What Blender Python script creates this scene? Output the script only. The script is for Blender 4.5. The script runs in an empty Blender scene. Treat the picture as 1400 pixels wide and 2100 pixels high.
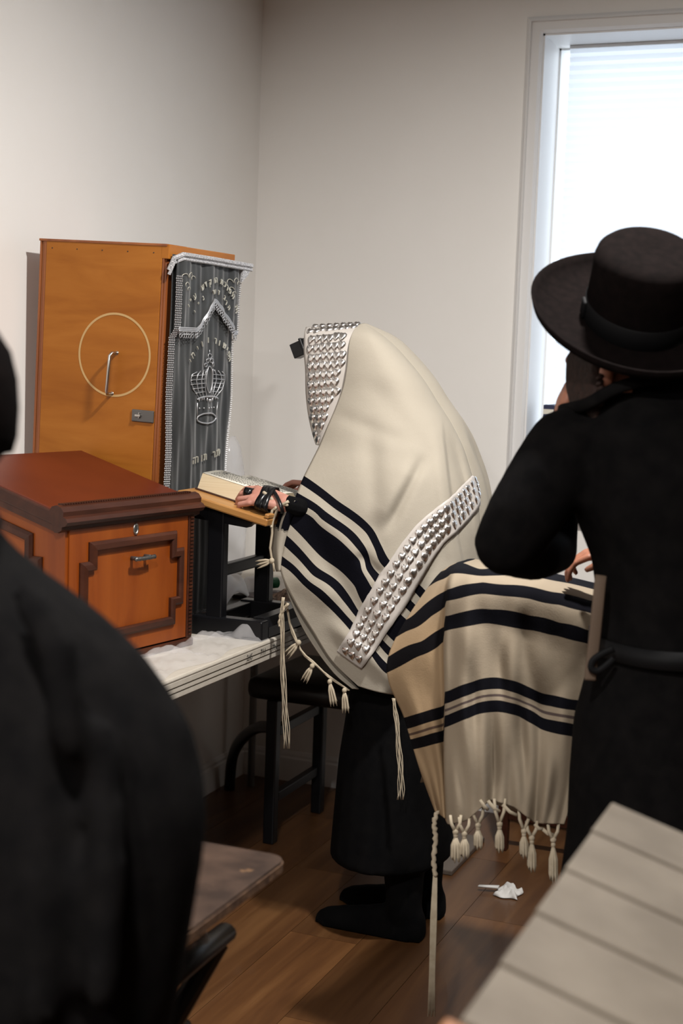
import bpy, bmesh, math, random
import numpy as np
from mathutils import Vector, Matrix, Euler
random.seed(7); np.random.seed(7)
scn = bpy.context.scene
COL = scn.collection
R = math.radians

# ------------------------------------------------------------------ camera
FPX, YAW, PITCH, ROLL, EYE = 2917.0, R(22), R(6.07), R(2.0), 1.5
_f = Vector((-math.sin(YAW) * math.cos(PITCH), math.cos(YAW) * math.cos(PITCH), -math.sin(PITCH)))
_r0 = Vector((math.cos(YAW), math.sin(YAW), 0)); _u0 = _r0.cross(_f)
_r = _r0 * math.cos(ROLL) + _u0 * math.sin(ROLL)
_u = _u0 * math.cos(ROLL) - _r0 * math.sin(ROLL)
CAMPOS = Vector((0, 0, EYE))
cd = bpy.data.cameras.new('camera'); cam = bpy.data.objects.new('camera', cd); COL.objects.link(cam)
M = Matrix((_r, _u, -_f)).transposed().to_4x4(); M.translation = CAMPOS
cam.matrix_world = M
cd.sensor_fit = 'HORIZONTAL'; cd.sensor_width = 24.0; cd.lens = 24.0 * FPX / 1400
cd.clip_start = 0.05; cd.clip_end = 60
cd.dof.use_dof = True; cd.dof.focus_distance = 3.55; cd.dof.aperture_fstop = 4.0
scn.camera = cam

# ------------------------------------------------------------------ world, exposure
w = bpy.data.worlds.new('sky'); scn.world = w; w.use_nodes = True
bg = w.node_tree.nodes['Background']
bg.inputs[0].default_value = (0.80, 0.90, 1.0, 1); bg.inputs[1].default_value = 2.5
vs = scn.view_settings
vs.view_transform = 'Standard'; vs.look = 'None'; vs.gamma = 1.0; vs.use_curve_mapping = False
vs.exposure = 0.0
LAMP_W, LAMP_COL, LAMP_SPREAD = 76.0, (1.0, 0.97, 0.93), R(173)
LAMPS = [(-0.45, 2.55), (-0.45, 0.25), (-0.45, -1.5)]

# ------------------------------------------------------------------ measuring helpers (metres in the room from sight lines)
def V(px, py, d):
    """point seen along the sight line of (px, py), d metres deep"""
    return CAMPOS + (_f + _r * ((px - 700) / FPX) - _u * ((py - 1050) / FPX)) * d
def on(px, py, ax, v):
    """point of that sight line on the plane axis = v"""
    q = _f + _r * ((px - 700) / FPX) - _u * ((py - 1050) / FPX)
    return CAMPOS + q * ((v - CAMPOS[ax]) / q[ax])

# ------------------------------------------------------------------ materials
def mat(name, col, rough=0.6, metal=0.0, spec=0.5, **kw):
    m = bpy.data.materials.new(name); m.use_nodes = True
    b = m.node_tree.nodes['Principled BSDF']
    b.inputs['Base Color'].default_value = (*col, 1); b.inputs['Roughness'].default_value = rough
    b.inputs['Metallic'].default_value = metal; b.inputs['Specular IOR Level'].default_value = spec
    for k, v in kw.items(): b.inputs[k.replace('_', ' ')].default_value = v
    return m
def nd(m, t, **kw):
    n = m.node_tree.nodes.new(t)
    for k, v in kw.items(): setattr(n, k, v)
    return n
def lk(m, a, b): m.node_tree.links.new(a, b)
def bsdf(m): return m.node_tree.nodes['Principled BSDF']
def coords(m, scale=(1, 1, 1), kind='Object', rot=(0, 0, 0)):
    tc = nd(m, 'ShaderNodeTexCoord'); mp = nd(m, 'ShaderNodeMapping')
    mp.inputs['Scale'].default_value = scale; mp.inputs['Rotation'].default_value = rot
    lk(m, tc.outputs[kind], mp.inputs['Vector']); return mp.outputs['Vector']
def ramp(m, fac, stops, const=False):
    r_ = nd(m, 'ShaderNodeValToRGB'); cr = r_.color_ramp
    if const: cr.interpolation = 'CONSTANT'
    cr.elements[0].position, cr.elements[0].color = stops[0][0], (*stops[0][1], 1)
    cr.elements[1].position, cr.elements[1].color = stops[1][0], (*stops[1][1], 1)
    for p, c in stops[2:]:
        e = cr.elements.new(p); e.color = (*c, 1)
    lk(m, fac, r_.inputs[0]); return r_.outputs[0]
def noise(m, vec, scale, detail=4, rough=0.55, dist=0.0):
    n = nd(m, 'ShaderNodeTexNoise'); n.inputs['Scale'].default_value = scale
    n.inputs['Detail'].default_value = detail; n.inputs['Roughness'].default_value = rough
    n.inputs['Distortion'].default_value = dist
    lk(m, vec, n.inputs['Vector']); return n.outputs[0]
def bump(m, fac, strength=0.3, dist=0.01):
    b = nd(m, 'ShaderNodeBump'); b.inputs['Strength'].default_value = strength
    b.inputs['Distance'].default_value = dist
    lk(m, fac, b.inputs['Height']); lk(m, b.outputs[0], bsdf(m).inputs['Normal'])
def wood(name, c1, c2, c3, scale=(1.2, 22, 22), rough=0.4, rnd=False, coat=0.0, spec=0.5):
    m = mat(name, c2, rough, spec=spec); v = coords(m, scale)
    if rnd:
        oi = nd(m, 'ShaderNodeObjectInfo'); vm = nd(m, 'ShaderNodeVectorMath', operation='ADD')
        sc = nd(m, 'ShaderNodeVectorMath', operation='SCALE'); sc.inputs['Scale'].default_value = 30
        cb = nd(m, 'ShaderNodeCombineXYZ')
        for i in range(3): lk(m, oi.outputs['Random'], cb.inputs[i])
        lk(m, cb.outputs[0], sc.inputs[0]); lk(m, v, vm.inputs[0]); lk(m, sc.outputs[0], vm.inputs[1]); v = vm.outputs[0]
    f1 = noise(m, v, 1.6, 6, 0.6, 0.6)
    c = ramp(m, f1, [(0.28, c1), (0.72, c3), (0.5, c2)])
    if rnd:
        hs = nd(m, 'ShaderNodeHueSaturation'); mr = nd(m, 'ShaderNodeMapRange')
        mr.inputs['To Min'].default_value = 0.78; mr.inputs['To Max'].default_value = 1.2
        lk(m, oi.outputs['Random'], mr.inputs[0]); lk(m, mr.outputs[0], hs.inputs['Value'])
        lk(m, c, hs.inputs['Color']); c = hs.outputs[0]
    lk(m, c, bsdf(m).inputs['Base Color']); bump(m, f1, 0.08, 0.004)
    bsdf(m).inputs['Coat Weight'].default_value = coat
    return m
def mottled(name, c1, c2, scale=8, rough=0.7, strength=0.15, dist=0.004, spec=0.4, vec=(1, 1, 1)):
    m = mat(name, c1, rough, spec=spec); v = coords(m, vec)
    f1 = noise(m, v, scale, 5)
    lk(m, ramp(m, f1, [(0.35, c1), (0.68, c2)]), bsdf(m).inputs['Base Color'])
    bump(m, f1, strength, dist); return m

MT = {}
MT['wall'] = mottled('painted plaster', (0.79, 0.765, 0.73), (0.81, 0.785, 0.75), 3, 0.75, 0.03, 0.002)
MT['trim'] = mat('white trim paint', (0.74, 0.73, 0.72), 0.45)
MT['fill_cut'] = wood('brown wall panelling', (0.05, 0.03, 0.018), (0.08, 0.05, 0.03), (0.11, 0.07, 0.045), (6, 6, 1), 0.5)  # invented dark finish for the unseen walls, cuts the bounced fill light
MT['ceiling'] = mat('ceiling paint', (0.5, 0.49, 0.475), 0.9)
MT['floorbase'] = mat('floor joint', (0.03, 0.018, 0.01), 0.8)
MT['plank'] = wood('laminate plank', (0.060, 0.023, 0.0075), (0.095, 0.039, 0.0125), (0.145, 0.066, 0.023), (9, 0.7, 9), 0.42, True, 0.1)
MT['arkply'] = wood('honey plywood', (0.27, 0.082, 0.008), (0.35, 0.118, 0.014), (0.41, 0.150, 0.022), (1.6, 1.6, 9), 0.45, spec=0.22)
MT['arkedge'] = wood('red brown wood edge', (0.17, 0.045, 0.012), (0.27, 0.08, 0.02), (0.36, 0.12, 0.03), (8, 8, 1.0), 0.4)
MT['ring'] = mat('pale bare wood line', (0.52, 0.33, 0.135), 0.6)
MT['steel'] = mat('brushed steel', (0.50, 0.48, 0.45), 0.3, 1.0)
MT['darksteel'] = mat('dull zinc', (0.16, 0.155, 0.15), 0.45, 0.9)
MT['velvet'] = mottled('charcoal velvet', (0.020, 0.021, 0.0215), (0.045, 0.047, 0.047), 22, 0.6, 0.25, 0.003, 0.3, (1, 1, 0.25))
bsdf(MT['velvet']).inputs['Sheen Weight'].default_value = 0.6; bsdf(MT['velvet']).inputs['Sheen Roughness'].default_value = 0.35
MT['silverthread'] = mat('silver thread', (0.55, 0.55, 0.56), 0.38, 0.75)
MT['palethread'] = mat('pale gold thread', (0.60, 0.57, 0.48), 0.45, 0.5)
MT['boxtop'] = mottled('red mahogany varnish', (0.085, 0.0125, 0.003), (0.115, 0.019, 0.0045), 4, 0.4, 0.05, 0.002, 0.3)
MT['boxwood'] = wood('orange cherry veneer', (0.135, 0.024, 0.0025), (0.20, 0.042, 0.0045), (0.25, 0.060, 0.007), (7, 7, 1.1), 0.35, spec=0.3)
MT['boxdark'] = wood('dark walnut moulding', (0.027, 0.0075, 0.0035), (0.044, 0.012, 0.0055), (0.07, 0.022, 0.010), (3, 12, 12), 0.42, spec=0.3)
MT['tableplastic'] = mottled('grey white plastic', (0.42, 0.38, 0.32), (0.46, 0.42, 0.36), 40, 0.5, 0.1, 0.001)
MT['blackpaint'] = mat('satin black paint', (0.004, 0.004, 0.005), 0.35, spec=0.3)
MT['blackvinyl'] = mat('black vinyl', (0.006, 0.005, 0.005), 0.32, spec=0.4)
MT['pine'] = wood('lacquered pine', (0.29, 0.125, 0.032), (0.38, 0.18, 0.052), (0.45, 0.23, 0.075), (1.2, 16, 16), 0.32)
MT['ink'] = mat('black ink', (0.02, 0.02, 0.02), 0.7)
MT['paper'] = mottled('cream paper', (0.66, 0.62, 0.53), (0.70, 0.66, 0.57), 30, 0.8, 0.05, 0.001)
MT['pageedge'] = wood('page block edge', (0.50, 0.39, 0.24), (0.58, 0.47, 0.31), (0.64, 0.54, 0.37), (1, 1, 240), 0.8)
MT['bookcover'] = mat('dark brown leatherette', (0.05, 0.018, 0.012), 0.45)
MT['white'] = mat('white paint', (0.75, 0.75, 0.74), 0.5)
MT['whitecloth'] = mottled('white cotton', (0.58, 0.56, 0.53), (0.66, 0.64, 0.61), 6, 0.85, 0.2, 0.006)
MT['skin'] = mottled('skin', (0.38, 0.165, 0.12), (0.47, 0.225, 0.17), 40, 0.5, 0.12, 0.001)
MT['skin2'] = mottled('ruddy skin', (0.27, 0.105, 0.06), (0.34, 0.14, 0.085), 40, 0.5, 0.12, 0.001)
MT['hair'] = mottled('dark brown hair', (0.010, 0.0045, 0.003), (0.022, 0.009, 0.006), 90, 0.7, 0.6, 0.006, 0.2)
MT['coat'] = mottled('black wool coat', (0.0022, 0.0022, 0.0026), (0.004, 0.0038, 0.004), 30, 0.9, 0.25, 0.003, 0.08)
MT['coat2'] = mottled('black gabardine coat', (0.0032, 0.003, 0.0032), (0.0055, 0.005, 0.005), 30, 0.9, 0.25, 0.003, 0.03)
MT['felt'] = mottled('black felt', (0.0035, 0.0026, 0.0025), (0.0055, 0.0038, 0.0036), 60, 0.95, 0.2, 0.002, 0.02)
bsdf(MT['felt']).inputs['Sheen Weight'].default_value = 0.0
MT['ribbon'] = mat('black grosgrain', (0.003, 0.003, 0.0035), 0.7, spec=0.15)
MT['leather'] = mat('black lacquered leather', (0.004, 0.004, 0.005), 0.28, spec=0.35)
MT['silver'] = mat('stamped silver', (0.84, 0.82, 0.80), 0.26, 1.0)
MT['satin'] = mottled('white satin', (0.44, 0.405, 0.37), (0.48, 0.44, 0.405), 14, 0.5, 0.15, 0.004)
MT['wool'] = mottled('cream wool cord', (0.36, 0.30, 0.215), (0.43, 0.365, 0.27), 60, 0.85, 0.3, 0.002)
MT['worn'] = mottled('worn brown laminate', (0.022, 0.012, 0.008), (0.058, 0.034, 0.023), 14, 0.6, 0.2, 0.002, 0.2)
MT['board'] = mottled('oatmeal laminate board', (0.090, 0.072, 0.053), (0.125, 0.103, 0.078), 9, 0.6, 0.05, 0.002, 0.25)
MT['boardgap'] = mat('board joint', (0.035, 0.02, 0.012), 0.8)
MT['orangewood'] = wood('orange wood edge', (0.13, 0.04, 0.009), (0.17, 0.058, 0.013), (0.21, 0.08, 0.02), (1.2, 16, 16), 0.4)
MT['green'] = mat('green plastic', (0.01, 0.10, 0.035), 0.25)
MT['brownstuff'] = mottled('patterned tan cloth', (0.05, 0.025, 0.018), (0.45, 0.30, 0.20), 70, 0.8, 0.2, 0.003)
MT['plum'] = mat('dark plum cover', (0.06, 0.035, 0.035), 0.5)
MT['navy'] = mat('navy cover', (0.015, 0.02, 0.06), 0.5)
MT['greypaint'] = mat('grey board', (0.34, 0.37, 0.40), 0.6)
MT['bluecore'] = mat('grey green braid', (0.20, 0.22, 0.18), 0.7)

# clear wrinkled plastic film
def film(name, tint, alpha):
    m = bpy.data.materials.new(name); m.use_nodes = True; nt = m.node_tree
    b = bsdf(m); b.inputs['Base Color'].default_value = (*tint, 1); b.inputs['Roughness'].default_value = 0.16
    b.inputs['Specular IOR Level'].default_value = 0.8
    tr = nd(m, 'ShaderNodeBsdfTransparent'); mx = nd(m, 'ShaderNodeMixShader'); mx.inputs[0].default_value = alpha
    lk(m, tr.outputs[0], mx.inputs[1]); lk(m, b.outputs[0], mx.inputs[2])
    lk(m, mx.outputs[0], nt.nodes['Material Output'].inputs['Surface'])
    bump(m, noise(m, coords(m), 14, 3), 0.5, 0.012)
    return m
MT['film'] = film('clear wrinkled film', (0.66, 0.64, 0.64), 0.27)
MT['film2'] = film('clear soft plastic', (0.85, 0.85, 0.87), 0.42)
# shade cloth that lets daylight through
m = bpy.data.materials.new('shade cloth'); m.use_nodes = True
tl = nd(m, 'ShaderNodeBsdfTranslucent'); tl.inputs[0].default_value = (0.80, 0.83, 0.88, 1)
df = nd(m, 'ShaderNodeBsdfDiffuse'); df.inputs[0].default_value = (0.82, 0.82, 0.83, 1)
mx = nd(m, 'ShaderNodeMixShader'); mx.inputs[0].default_value = 0.35
lk(m, tl.outputs[0], mx.inputs[1]); lk(m, df.outputs[0], mx.inputs[2])
lk(m, mx.outputs[0], m.node_tree.nodes['Material Output'].inputs['Surface']); MT['shade'] = m
m = bpy.data.materials.new('window glass'); m.use_nodes = True
tr = nd(m, 'ShaderNodeBsdfTransparent'); gl = nd(m, 'ShaderNodeBsdfGlossy'); gl.inputs['Roughness'].default_value = 0.02
mx = nd(m, 'ShaderNodeMixShader'); mx.inputs[0].default_value = 0.06
lk(m, tr.outputs[0], mx.inputs[1]); lk(m, gl.outputs[0], mx.inputs[2])
lk(m, mx.outputs[0], m.node_tree.nodes['Material Output'].inputs['Surface']); MT['glass'] = m
m = bpy.data.materials.new('lamp lens'); m.use_nodes = True
b = bsdf(m); b.inputs['Emission Color'].default_value = (*LAMP_COL, 1); b.inputs['Emission Strength'].default_value = 8
MT['lens'] = m

def striped(name, light, dark, intervals, lo, hi, line=None):
    """woven cloth: the mesh attribute 'weave' counts across the stripes"""
    m = mat(name, light, 0.9, spec=0.06)
    at = nd(m, 'ShaderNodeAttribute', attribute_name='weave')
    mr = nd(m, 'ShaderNodeMapRange'); mr.inputs['From Min'].default_value = lo; mr.inputs['From Max'].default_value = hi
    lk(m, at.outputs['Fac'], mr.inputs[0])
    st = [(0.0, (0, 0, 0))]
    for a, b_ in intervals:
        st += [((a - lo) / (hi - lo), (1, 1, 1)), ((b_ - lo) / (hi - lo), (0, 0, 0))]
    mask = ramp(m, mr.outputs[0], st[:1] + st[1:], True)
    v = coords(m)
    f1 = noise(m, v, 7, 5); c = ramp(m, f1, [(0.3, tuple(x * 0.94 for x in light)), (0.7, light)])
    fine = noise(m, v, 420, 2)
    mx_ = nd(m, 'ShaderNodeMix', data_type='RGBA')
    lk(m, mask, mx_.inputs['Factor']); lk(m, c, mx_.inputs['A']); mx_.inputs['B'].default_value = (*dark, 1)
    out = mx_.outputs['Result']
    if line:
        mr2 = ramp(m, mr.outputs[0], [(0, (0, 0, 0))] + [x for a, b_ in line for x in (((a - lo) / (hi - lo), (1, 1, 1)), ((b_ - lo) / (hi - lo), (0, 0, 0)))], True)
        m2 = nd(m, 'ShaderNodeMix', data_type='RGBA'); lk(m, mr2, m2.inputs['Factor']); lk(m, out, m2.inputs['A'])
        m2.inputs['B'].default_value = (0.075, 0.055, 0.05, 1); out = m2.outputs['Result']
    lk(m, out, bsdf(m).inputs['Base Color'])
    ad = nd(m, 'ShaderNodeMath', operation='MULTIPLY_ADD'); ad.inputs[1].default_value = 0.12
    lk(m, fine, ad.inputs[0]); lk(m, f1, ad.inputs[2])
    bump(m, ad.outputs[0], 0.25, 0.012)
    return m
MT['tallit'] = striped('cream wool shawl', (0.37, 0.332, 0.272), (0.0035, 0.0035, 0.006),
                       [(0, 1), (2, 3), (3.7, 6), (7, 8), (9, 10)], -20, 30)
MT['tallit2'] = striped('aged wool shawl', (0.275, 0.225, 0.165), (0.004, 0.004, 0.006),
                        [(-2, -1), (0, 1), (2, 3), (6, 7), (8, 9)], -12, 16, [(7.42, 7.6)])

# ------------------------------------------------------------------ mesh builder
class MB:
    def __init__(s): s.v = []; s.f = []
    def add(s, vs_, fs_):
        o = len(s.v); s.v += [Vector(x) for x in vs_]; s.f += [tuple(i + o for i in q) for q in fs_]; return s
    def box(s, lo, hi, mtx=None, ch=0.0):
        x0, y0, z0 = lo; x1, y1, z1 = hi
        if ch <= 0:
            vs_ = [Vector(p) for p in ((x0, y0, z0), (x1, y0, z0), (x1, y1, z0), (x0, y1, z0), (x0, y0, z1), (x1, y0, z1), (x1, y1, z1), (x0, y1, z1))]
            fs_ = [(0, 3, 2, 1), (4, 5, 6, 7), (0, 1, 5, 4), (1, 2, 6, 5), (2, 3, 7, 6), (3, 0, 4, 7)]
        else:
            bm = bmesh.new(); bmesh.ops.create_cube(bm, size=1)
            for v in bm.verts: v.co = Vector(((x0 + x1) / 2 + v.co.x * (x1 - x0), (y0 + y1) / 2 + v.co.y * (y1 - y0), (z0 + z1) / 2 + v.co.z * (z1 - z0)))
            bmesh.ops.bevel(bm, geom=bm.edges[:], offset=ch, segments=2, profile=0.5, affect='EDGES')
            bm.verts.index_update(); vs_ = [v.co.copy() for v in bm.verts]; fs_ = [tuple(v.index for v in f.verts) for f in bm.faces]; bm.free()
        if mtx is not None: vs_ = [mtx @ v for v in vs_]
        return s.add(vs_, fs_)
    def loft(s, rings, cap=True, closed=True):
        n = len(rings[0]); o = len(s.v)
        for r_ in rings: s.v += [Vector(p) for p in r_]
        for i in range(len(rings) - 1):
            for j in range(n if closed else n - 1):
                k = (j + 1) % n
                s.f.append((o + i * n + j, o + i * n + k, o + (i + 1) * n + k, o + (i + 1) * n + j))
        if cap and closed:
            s.f.append(tuple(o + j for j in range(n))[::-1]); e = o + (len(rings) - 1) * n
            s.f.append(tuple(e + j for j in range(n)))
        return s
    def tube(s, path, rad, seg=8, cap=True, flat=1.0, up=None):
        P = [Vector(p) for p in path]; n = len(P); rings = []
        rr = rad if hasattr(rad, '__len__') else [rad] * n
        prev = None
        for i in range(n):
            t = (P[min(i + 1, n - 1)] - P[max(i - 1, 0)])
            if t.length < 1e-9: t = Vector((0, 0, 1))
            t.normalize()
            if prev is None:
                a = Vector(up) if up is not None else (Vector((0, 0, 1)) if abs(t.z) < 0.9 else Vector((1, 0, 0)))
            else: a = prev
            b_ = t.cross(a)
            if b_.length < 1e-6: b_ = t.cross(Vector((0.3, 1, 0.2)))
            b_.normalize(); a = b_.cross(t).normalized(); prev = a
            rings.append([P[i] + (a * math.cos(2 * math.pi * k / seg) * flat + b_ * math.sin(2 * math.pi * k / seg)) * rr[i] for k in range(seg)])
        return s.loft(rings, cap)
    def chain(s, path, rad, seg=12):
        """tapered limb with round ends"""
        P = [Vector(p) for p in path]; rr = list(rad)
        a = (P[0] - P[1]).normalized(); b_ = (P[-1] - P[-2]).normalized()
        h = [0.98, 0.8, 0.45]
        pre = [P[0] + a * rr[0] * x for x in h]; prr = [rr[0] * math.sqrt(max(0.01, 1 - x * x)) for x in h]
        post = [P[-1] + b_ * rr[-1] * x for x in h[::-1]]; por = [rr[-1] * math.sqrt(max(0.01, 1 - x * x)) for x in h[::-1]]
        return s.tube(pre + P + post, prr + rr + por, seg)
    def ball(s, c, r3, mtx=None, seg=16, rings_=10):
        c = Vector(c); rg = []
        for i in range(rings_ + 1):
            th = math.pi * (0.02 + 0.96 * i / rings_); row = []
            for k in range(seg):
                ph = 2 * math.pi * k / seg
                p = Vector((r3[0] * math.sin(th) * math.cos(ph), r3[1] * math.sin(th) * math.sin(ph), r3[2] * math.cos(th)))
                if mtx is not None: p = mtx @ p
                row.append(c + p)
            rg.append(row)
        return s.loft(rg)
    def lathe(s, prof, mtx=None, seg=32, squash=1.0, cap=True):
        rg = []
        for r_, z in prof:
            row = [Vector((r_ * math.cos(2 * math.pi * k / seg), squash * r_ * math.sin(2 * math.pi * k / seg), z)) for k in range(seg)]
            rg.append([mtx @ p for p in row] if mtx is not None else row)
        return s.loft(rg, cap)
    def grid(s, rows):
        return s.loft(rows, False, False)
    def path_frame(s, pts, wd, ht, org, ax, ay, an, closed=True, bev=0.3):
        """moulding of width wd, height ht swept along a flat path with mitres"""
        P = [Vector((p[0], p[1])) for p in pts]; n = len(P); rings = []
        area = sum(P[i].x * P[(i + 1) % n].y - P[(i + 1) % n].x * P[i].y for i in range(n))
        for i in range(n):
            d0 = (P[i] - P[i - 1]) if (closed or i > 0) else (P[1] - P[0])
            d1 = (P[(i + 1) % n] - P[i]) if (closed or i < n - 1) else (P[-1] - P[-2])
            d0.normalize(); d1.normalize()
            n0 = Vector((-d0.y, d0.x)); n1 = Vector((-d1.y, d1.x)); nm = (n0 + n1); nm.normalize()
            k = 1 / max(0.3, nm.dot(n0))
            row = []
            for a, h in ((-0.5, 0), (-0.5, ht * 0.6), (-0.5 + bev * 0.5, ht), (0.5 - bev, ht * 0.85), (0.5, ht * 0.35), (0.5, 0)):
                q = P[i] + nm * (a * wd * k); row.append(Vector(org) + ax * q.x + ay * q.y + an * h)
            rings.append(row)
        if closed: rings.append(rings[0])
        return s.loft(rings, not closed)

ROOTM = {}
def thing(name, label, cat, loc=(0, 0, 0), rot=(0, 0, 0), group=None, kind=None):
    o = bpy.data.objects.new(name, None); COL.objects.link(o); o.empty_display_size = 0.1
    o.location = loc; o.rotation_euler = rot
    if label: o['label'] = label
    if cat: o['category'] = cat
    if group: o['group'] = group
    if kind: o['kind'] = kind
    ROOTM[o.name] = Matrix.Translation(Vector(loc)) @ Euler(rot).to_matrix().to_4x4()
    return o
def rootm(p):
    while p.parent: p = p.parent
    return ROOTM.get(p.name, Matrix())
def build(mb, name, m, parent=None, world=True, smooth=False, kind=None, label=None, cat=None, group=None, bevel=0, weave=None, solid=0, sub=0, recalc=True):
    me = bpy.data.meshes.new(name)
    vs_ = mb.v
    if parent is not None and world:
        inv = rootm(parent).inverted(); vs_ = [inv @ v for v in vs_]
    me.from_pydata([tuple(v) for v in vs_], [], mb.f)
    if recalc:
        bm = bmesh.new(); bm.from_mesh(me); bmesh.ops.recalc_face_normals(bm, faces=bm.faces[:]); bm.to_mesh(me); bm.free()
    if smooth:
        me.polygons.foreach_set('use_smooth', [True] * len(me.polygons))
        if smooth == 'auto':
            try: me.set_sharp_from_angle(angle=R(19))
            except Exception: pass
    if weave is not None:
        a = me.attributes.new('weave', 'FLOAT', 'POINT'); a.data.foreach_set('value', list(weave))
    me.materials.append(MT[m] if isinstance(m, str) else m)
    o = bpy.data.objects.new(name, me); COL.objects.link(o)
    if parent is not None: o.parent = parent
    else: ROOTM[o.name] = Matrix()
    for k, v in (('kind', kind), ('label', label), ('category', cat), ('group', group)):
        if v: o[k] = v
    if bevel:
        b_ = o.modifiers.new('bevel', 'BEVEL'); b_.width = bevel; b_.segments = 2; b_.limit_method = 'ANGLE'
    if solid:
        b_ = o.modifiers.new('solid', 'SOLIDIFY'); b_.thickness = solid; b_.offset = 0
    if sub:
        b_ = o.modifiers.new('sub', 'SUBSURF'); b_.levels = sub; b_.render_levels = sub
    return o
def inst(me_obj, name, parent, mtx, label=None):
    """another piece sharing the mesh, mtx in the root's local space"""
    o = bpy.data.objects.new(name, me_obj if isinstance(me_obj, bpy.types.Mesh) else me_obj.data); COL.objects.link(o)
    o.parent = parent; o.matrix_local = mtx
    if label: o['label'] = label
    return o
def fuse(mb, voxel, it=4):
    """one continuous skin round the overlapping shapes; returns (verts, faces)"""
    me = bpy.data.meshes.new('tmp'); me.from_pydata([tuple(v) for v in mb.v], [], mb.f)
    bm = bmesh.new(); bm.from_mesh(me); bmesh.ops.recalc_face_normals(bm, faces=bm.faces[:]); bm.to_mesh(me); bm.free()
    o = bpy.data.objects.new('tmp', me); COL.objects.link(o)
    a = o.modifiers.new('r', 'REMESH'); a.mode = 'VOXEL'; a.voxel_size = voxel; a.adaptivity = 0
    if it:
        b_ = o.modifiers.new('s', 'SMOOTH'); b_.factor = 0.5; b_.iterations = it
    dg = bpy.context.evaluated_depsgraph_get(); ev = o.evaluated_get(dg); m2 = ev.to_mesh()
    vs_ = [v.co.copy() for v in m2.vertices]; fs_ = [tuple(p.vertices) for p in m2.polygons]
    ev.to_mesh_clear(); bpy.data.objects.remove(o); bpy.data.meshes.remove(me)
    return vs_, fs_
def multi(o, mats, fn):
    """give faces of a joined skin the material index fn(centre in mesh space)"""
    for k in mats: o.data.materials.append(MT[k])
    o.data.polygons.foreach_set('material_index', [fn(p.center) for p in o.data.polygons])
def tps(pts, vals):
    P = np.array(pts, float) / 100; n = len(P)
    def K(A, B):
        d2 = ((A[:, None] - B[None]) ** 2).sum(-1); return np.where(d2 > 0, 0.5 * d2 * np.log(np.maximum(d2, 1e-12)), 0)
    A = np.zeros((n + 3, n + 3)); A[:n, :n] = K(P, P) + np.eye(n) * 0.02; A[:n, n] = 1; A[:n, n + 1:] = P; A[n, :n] = 1; A[n + 1:, :n] = P.T
    w_ = np.linalg.solve(A, np.concatenate([np.array(vals, float), np.zeros(3)]))
    def g(Q):
        Q = np.array(Q, float) / 100; return K(Q, P) @ w_[:n] + w_[n] + Q @ w_[n + 1:]
    return g
def cat1(p0, p1, p2, p3, t):
    return 0.5 * ((2 * p1) + (-p0 + p2) * t + (2 * p0 - 5 * p1 + 4 * p2 - p3) * t * t + (-p0 + 3 * p1 - 3 * p2 + p3) * t ** 3)
def spline(pts, t):
    """pts rows of numbers, t in 0..1 over the rows"""
    P = np.array(pts, float); n = len(P) - 1; x = min(max(t, 0), 1) * n; i = min(int(x), n - 1); u_ = x - i
    return cat1(P[max(i - 1, 0)], P[i], P[i + 1], P[min(i + 2, n)], u_)
def interp(xs, ys, x): return float(np.interp(x, xs, ys))
# ================================================================== THE ROOM
X0, X1, Y0, Y1, H = -2.194, 2.3, -2.2, 4.55, 2.86
T = 0.26
fl = build(MB().box((X0 - T, Y0 - T, -0.06), (X1 + T, Y1 + T, -0.008)), 'floor', 'floorbase', kind='structure', label='dark laminate floor of long brown planks')
PW, PL = 0.188, 1.22
pl = MB().box((0.0007, 0.0007, -0.010), (PW - 0.0007, PL - 0.0007, 0.0), ch=0)
pm = bpy.data.meshes.new('plank'); pm.from_pydata([tuple(v) for v in pl.v], [], pl.f); pm.materials.append(MT['plank'])
c = 0; x = X0
while x < X1:
    y = Y0 - (0.37 * c % 1.0) * PL
    while y < Y1:
        a, b_ = max(y, Y0), min(y + PL, Y1)
        o = inst(pm, 'plank', fl, Matrix.Translation((x, a, 0)) @ Matrix.Diagonal((min(PW, X1 - x) / PW, (b_ - a) / PL, 1, 1)))
        y += PL
    x += PW; c += 1
build(MB().box((X0 - T, Y0 - T, 0), (X0, Y1 + T, H)), 'wall_left', 'wall', kind='structure', label='plain grey white wall on the left')
WX0, WX1, WZ0, WZ1 = -1.201, 0.26, 1.05, 2.556
mb = MB()
mb.box((X0, Y1, 0), (WX0, Y1 + T, H)).box((WX1, Y1, 0), (X1, Y1 + T, H)).box((WX0, Y1, 0), (WX1, Y1 + T, WZ0)).box((WX0, Y1, WZ1), (WX1, Y1 + T, H))
build(mb, 'wall_back', 'wall', kind='structure', label='plain warm grey wall with the window')
build(MB().box((X1, Y0 - T, 0), (X1 + T, Y1 + T, H)), 'wall_right', 'fill_cut', kind='structure', label='unseen wall on the right, made dark brown to cut bounced light')
build(MB().box((X0, Y0 - T, 0), (X1, Y0, H)), 'wall_front', 'fill_cut', kind='structure', label='unseen wall behind the viewer, made dark brown to cut bounced light')
build(MB().box((X0 - T, Y0 - T, H), (X1 + T, Y1 + T, H + 0.1)), 'ceiling', 'ceiling', kind='structure', label='white ceiling')
def skirting(name, A, B, nrm):
    d = (B - A); prof = [(0.0, 0), (0.014, 0), (0.014, 0.082), (0.010, 0.088), (0.010, 0.097), (0.004, 0.108), (0, 0.108)]
    build(MB().loft([[P + nrm * q[0] + Vector((0, 0, q[1])) for q in prof] for P in (A, B)]), name, 'trim', kind='structure', label='white moulded skirting board')
skirting('baseboard_back', Vector((X0, Y1, 0)), Vector((X1, Y1, 0)), Vector((0, -1, 0)))
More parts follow.
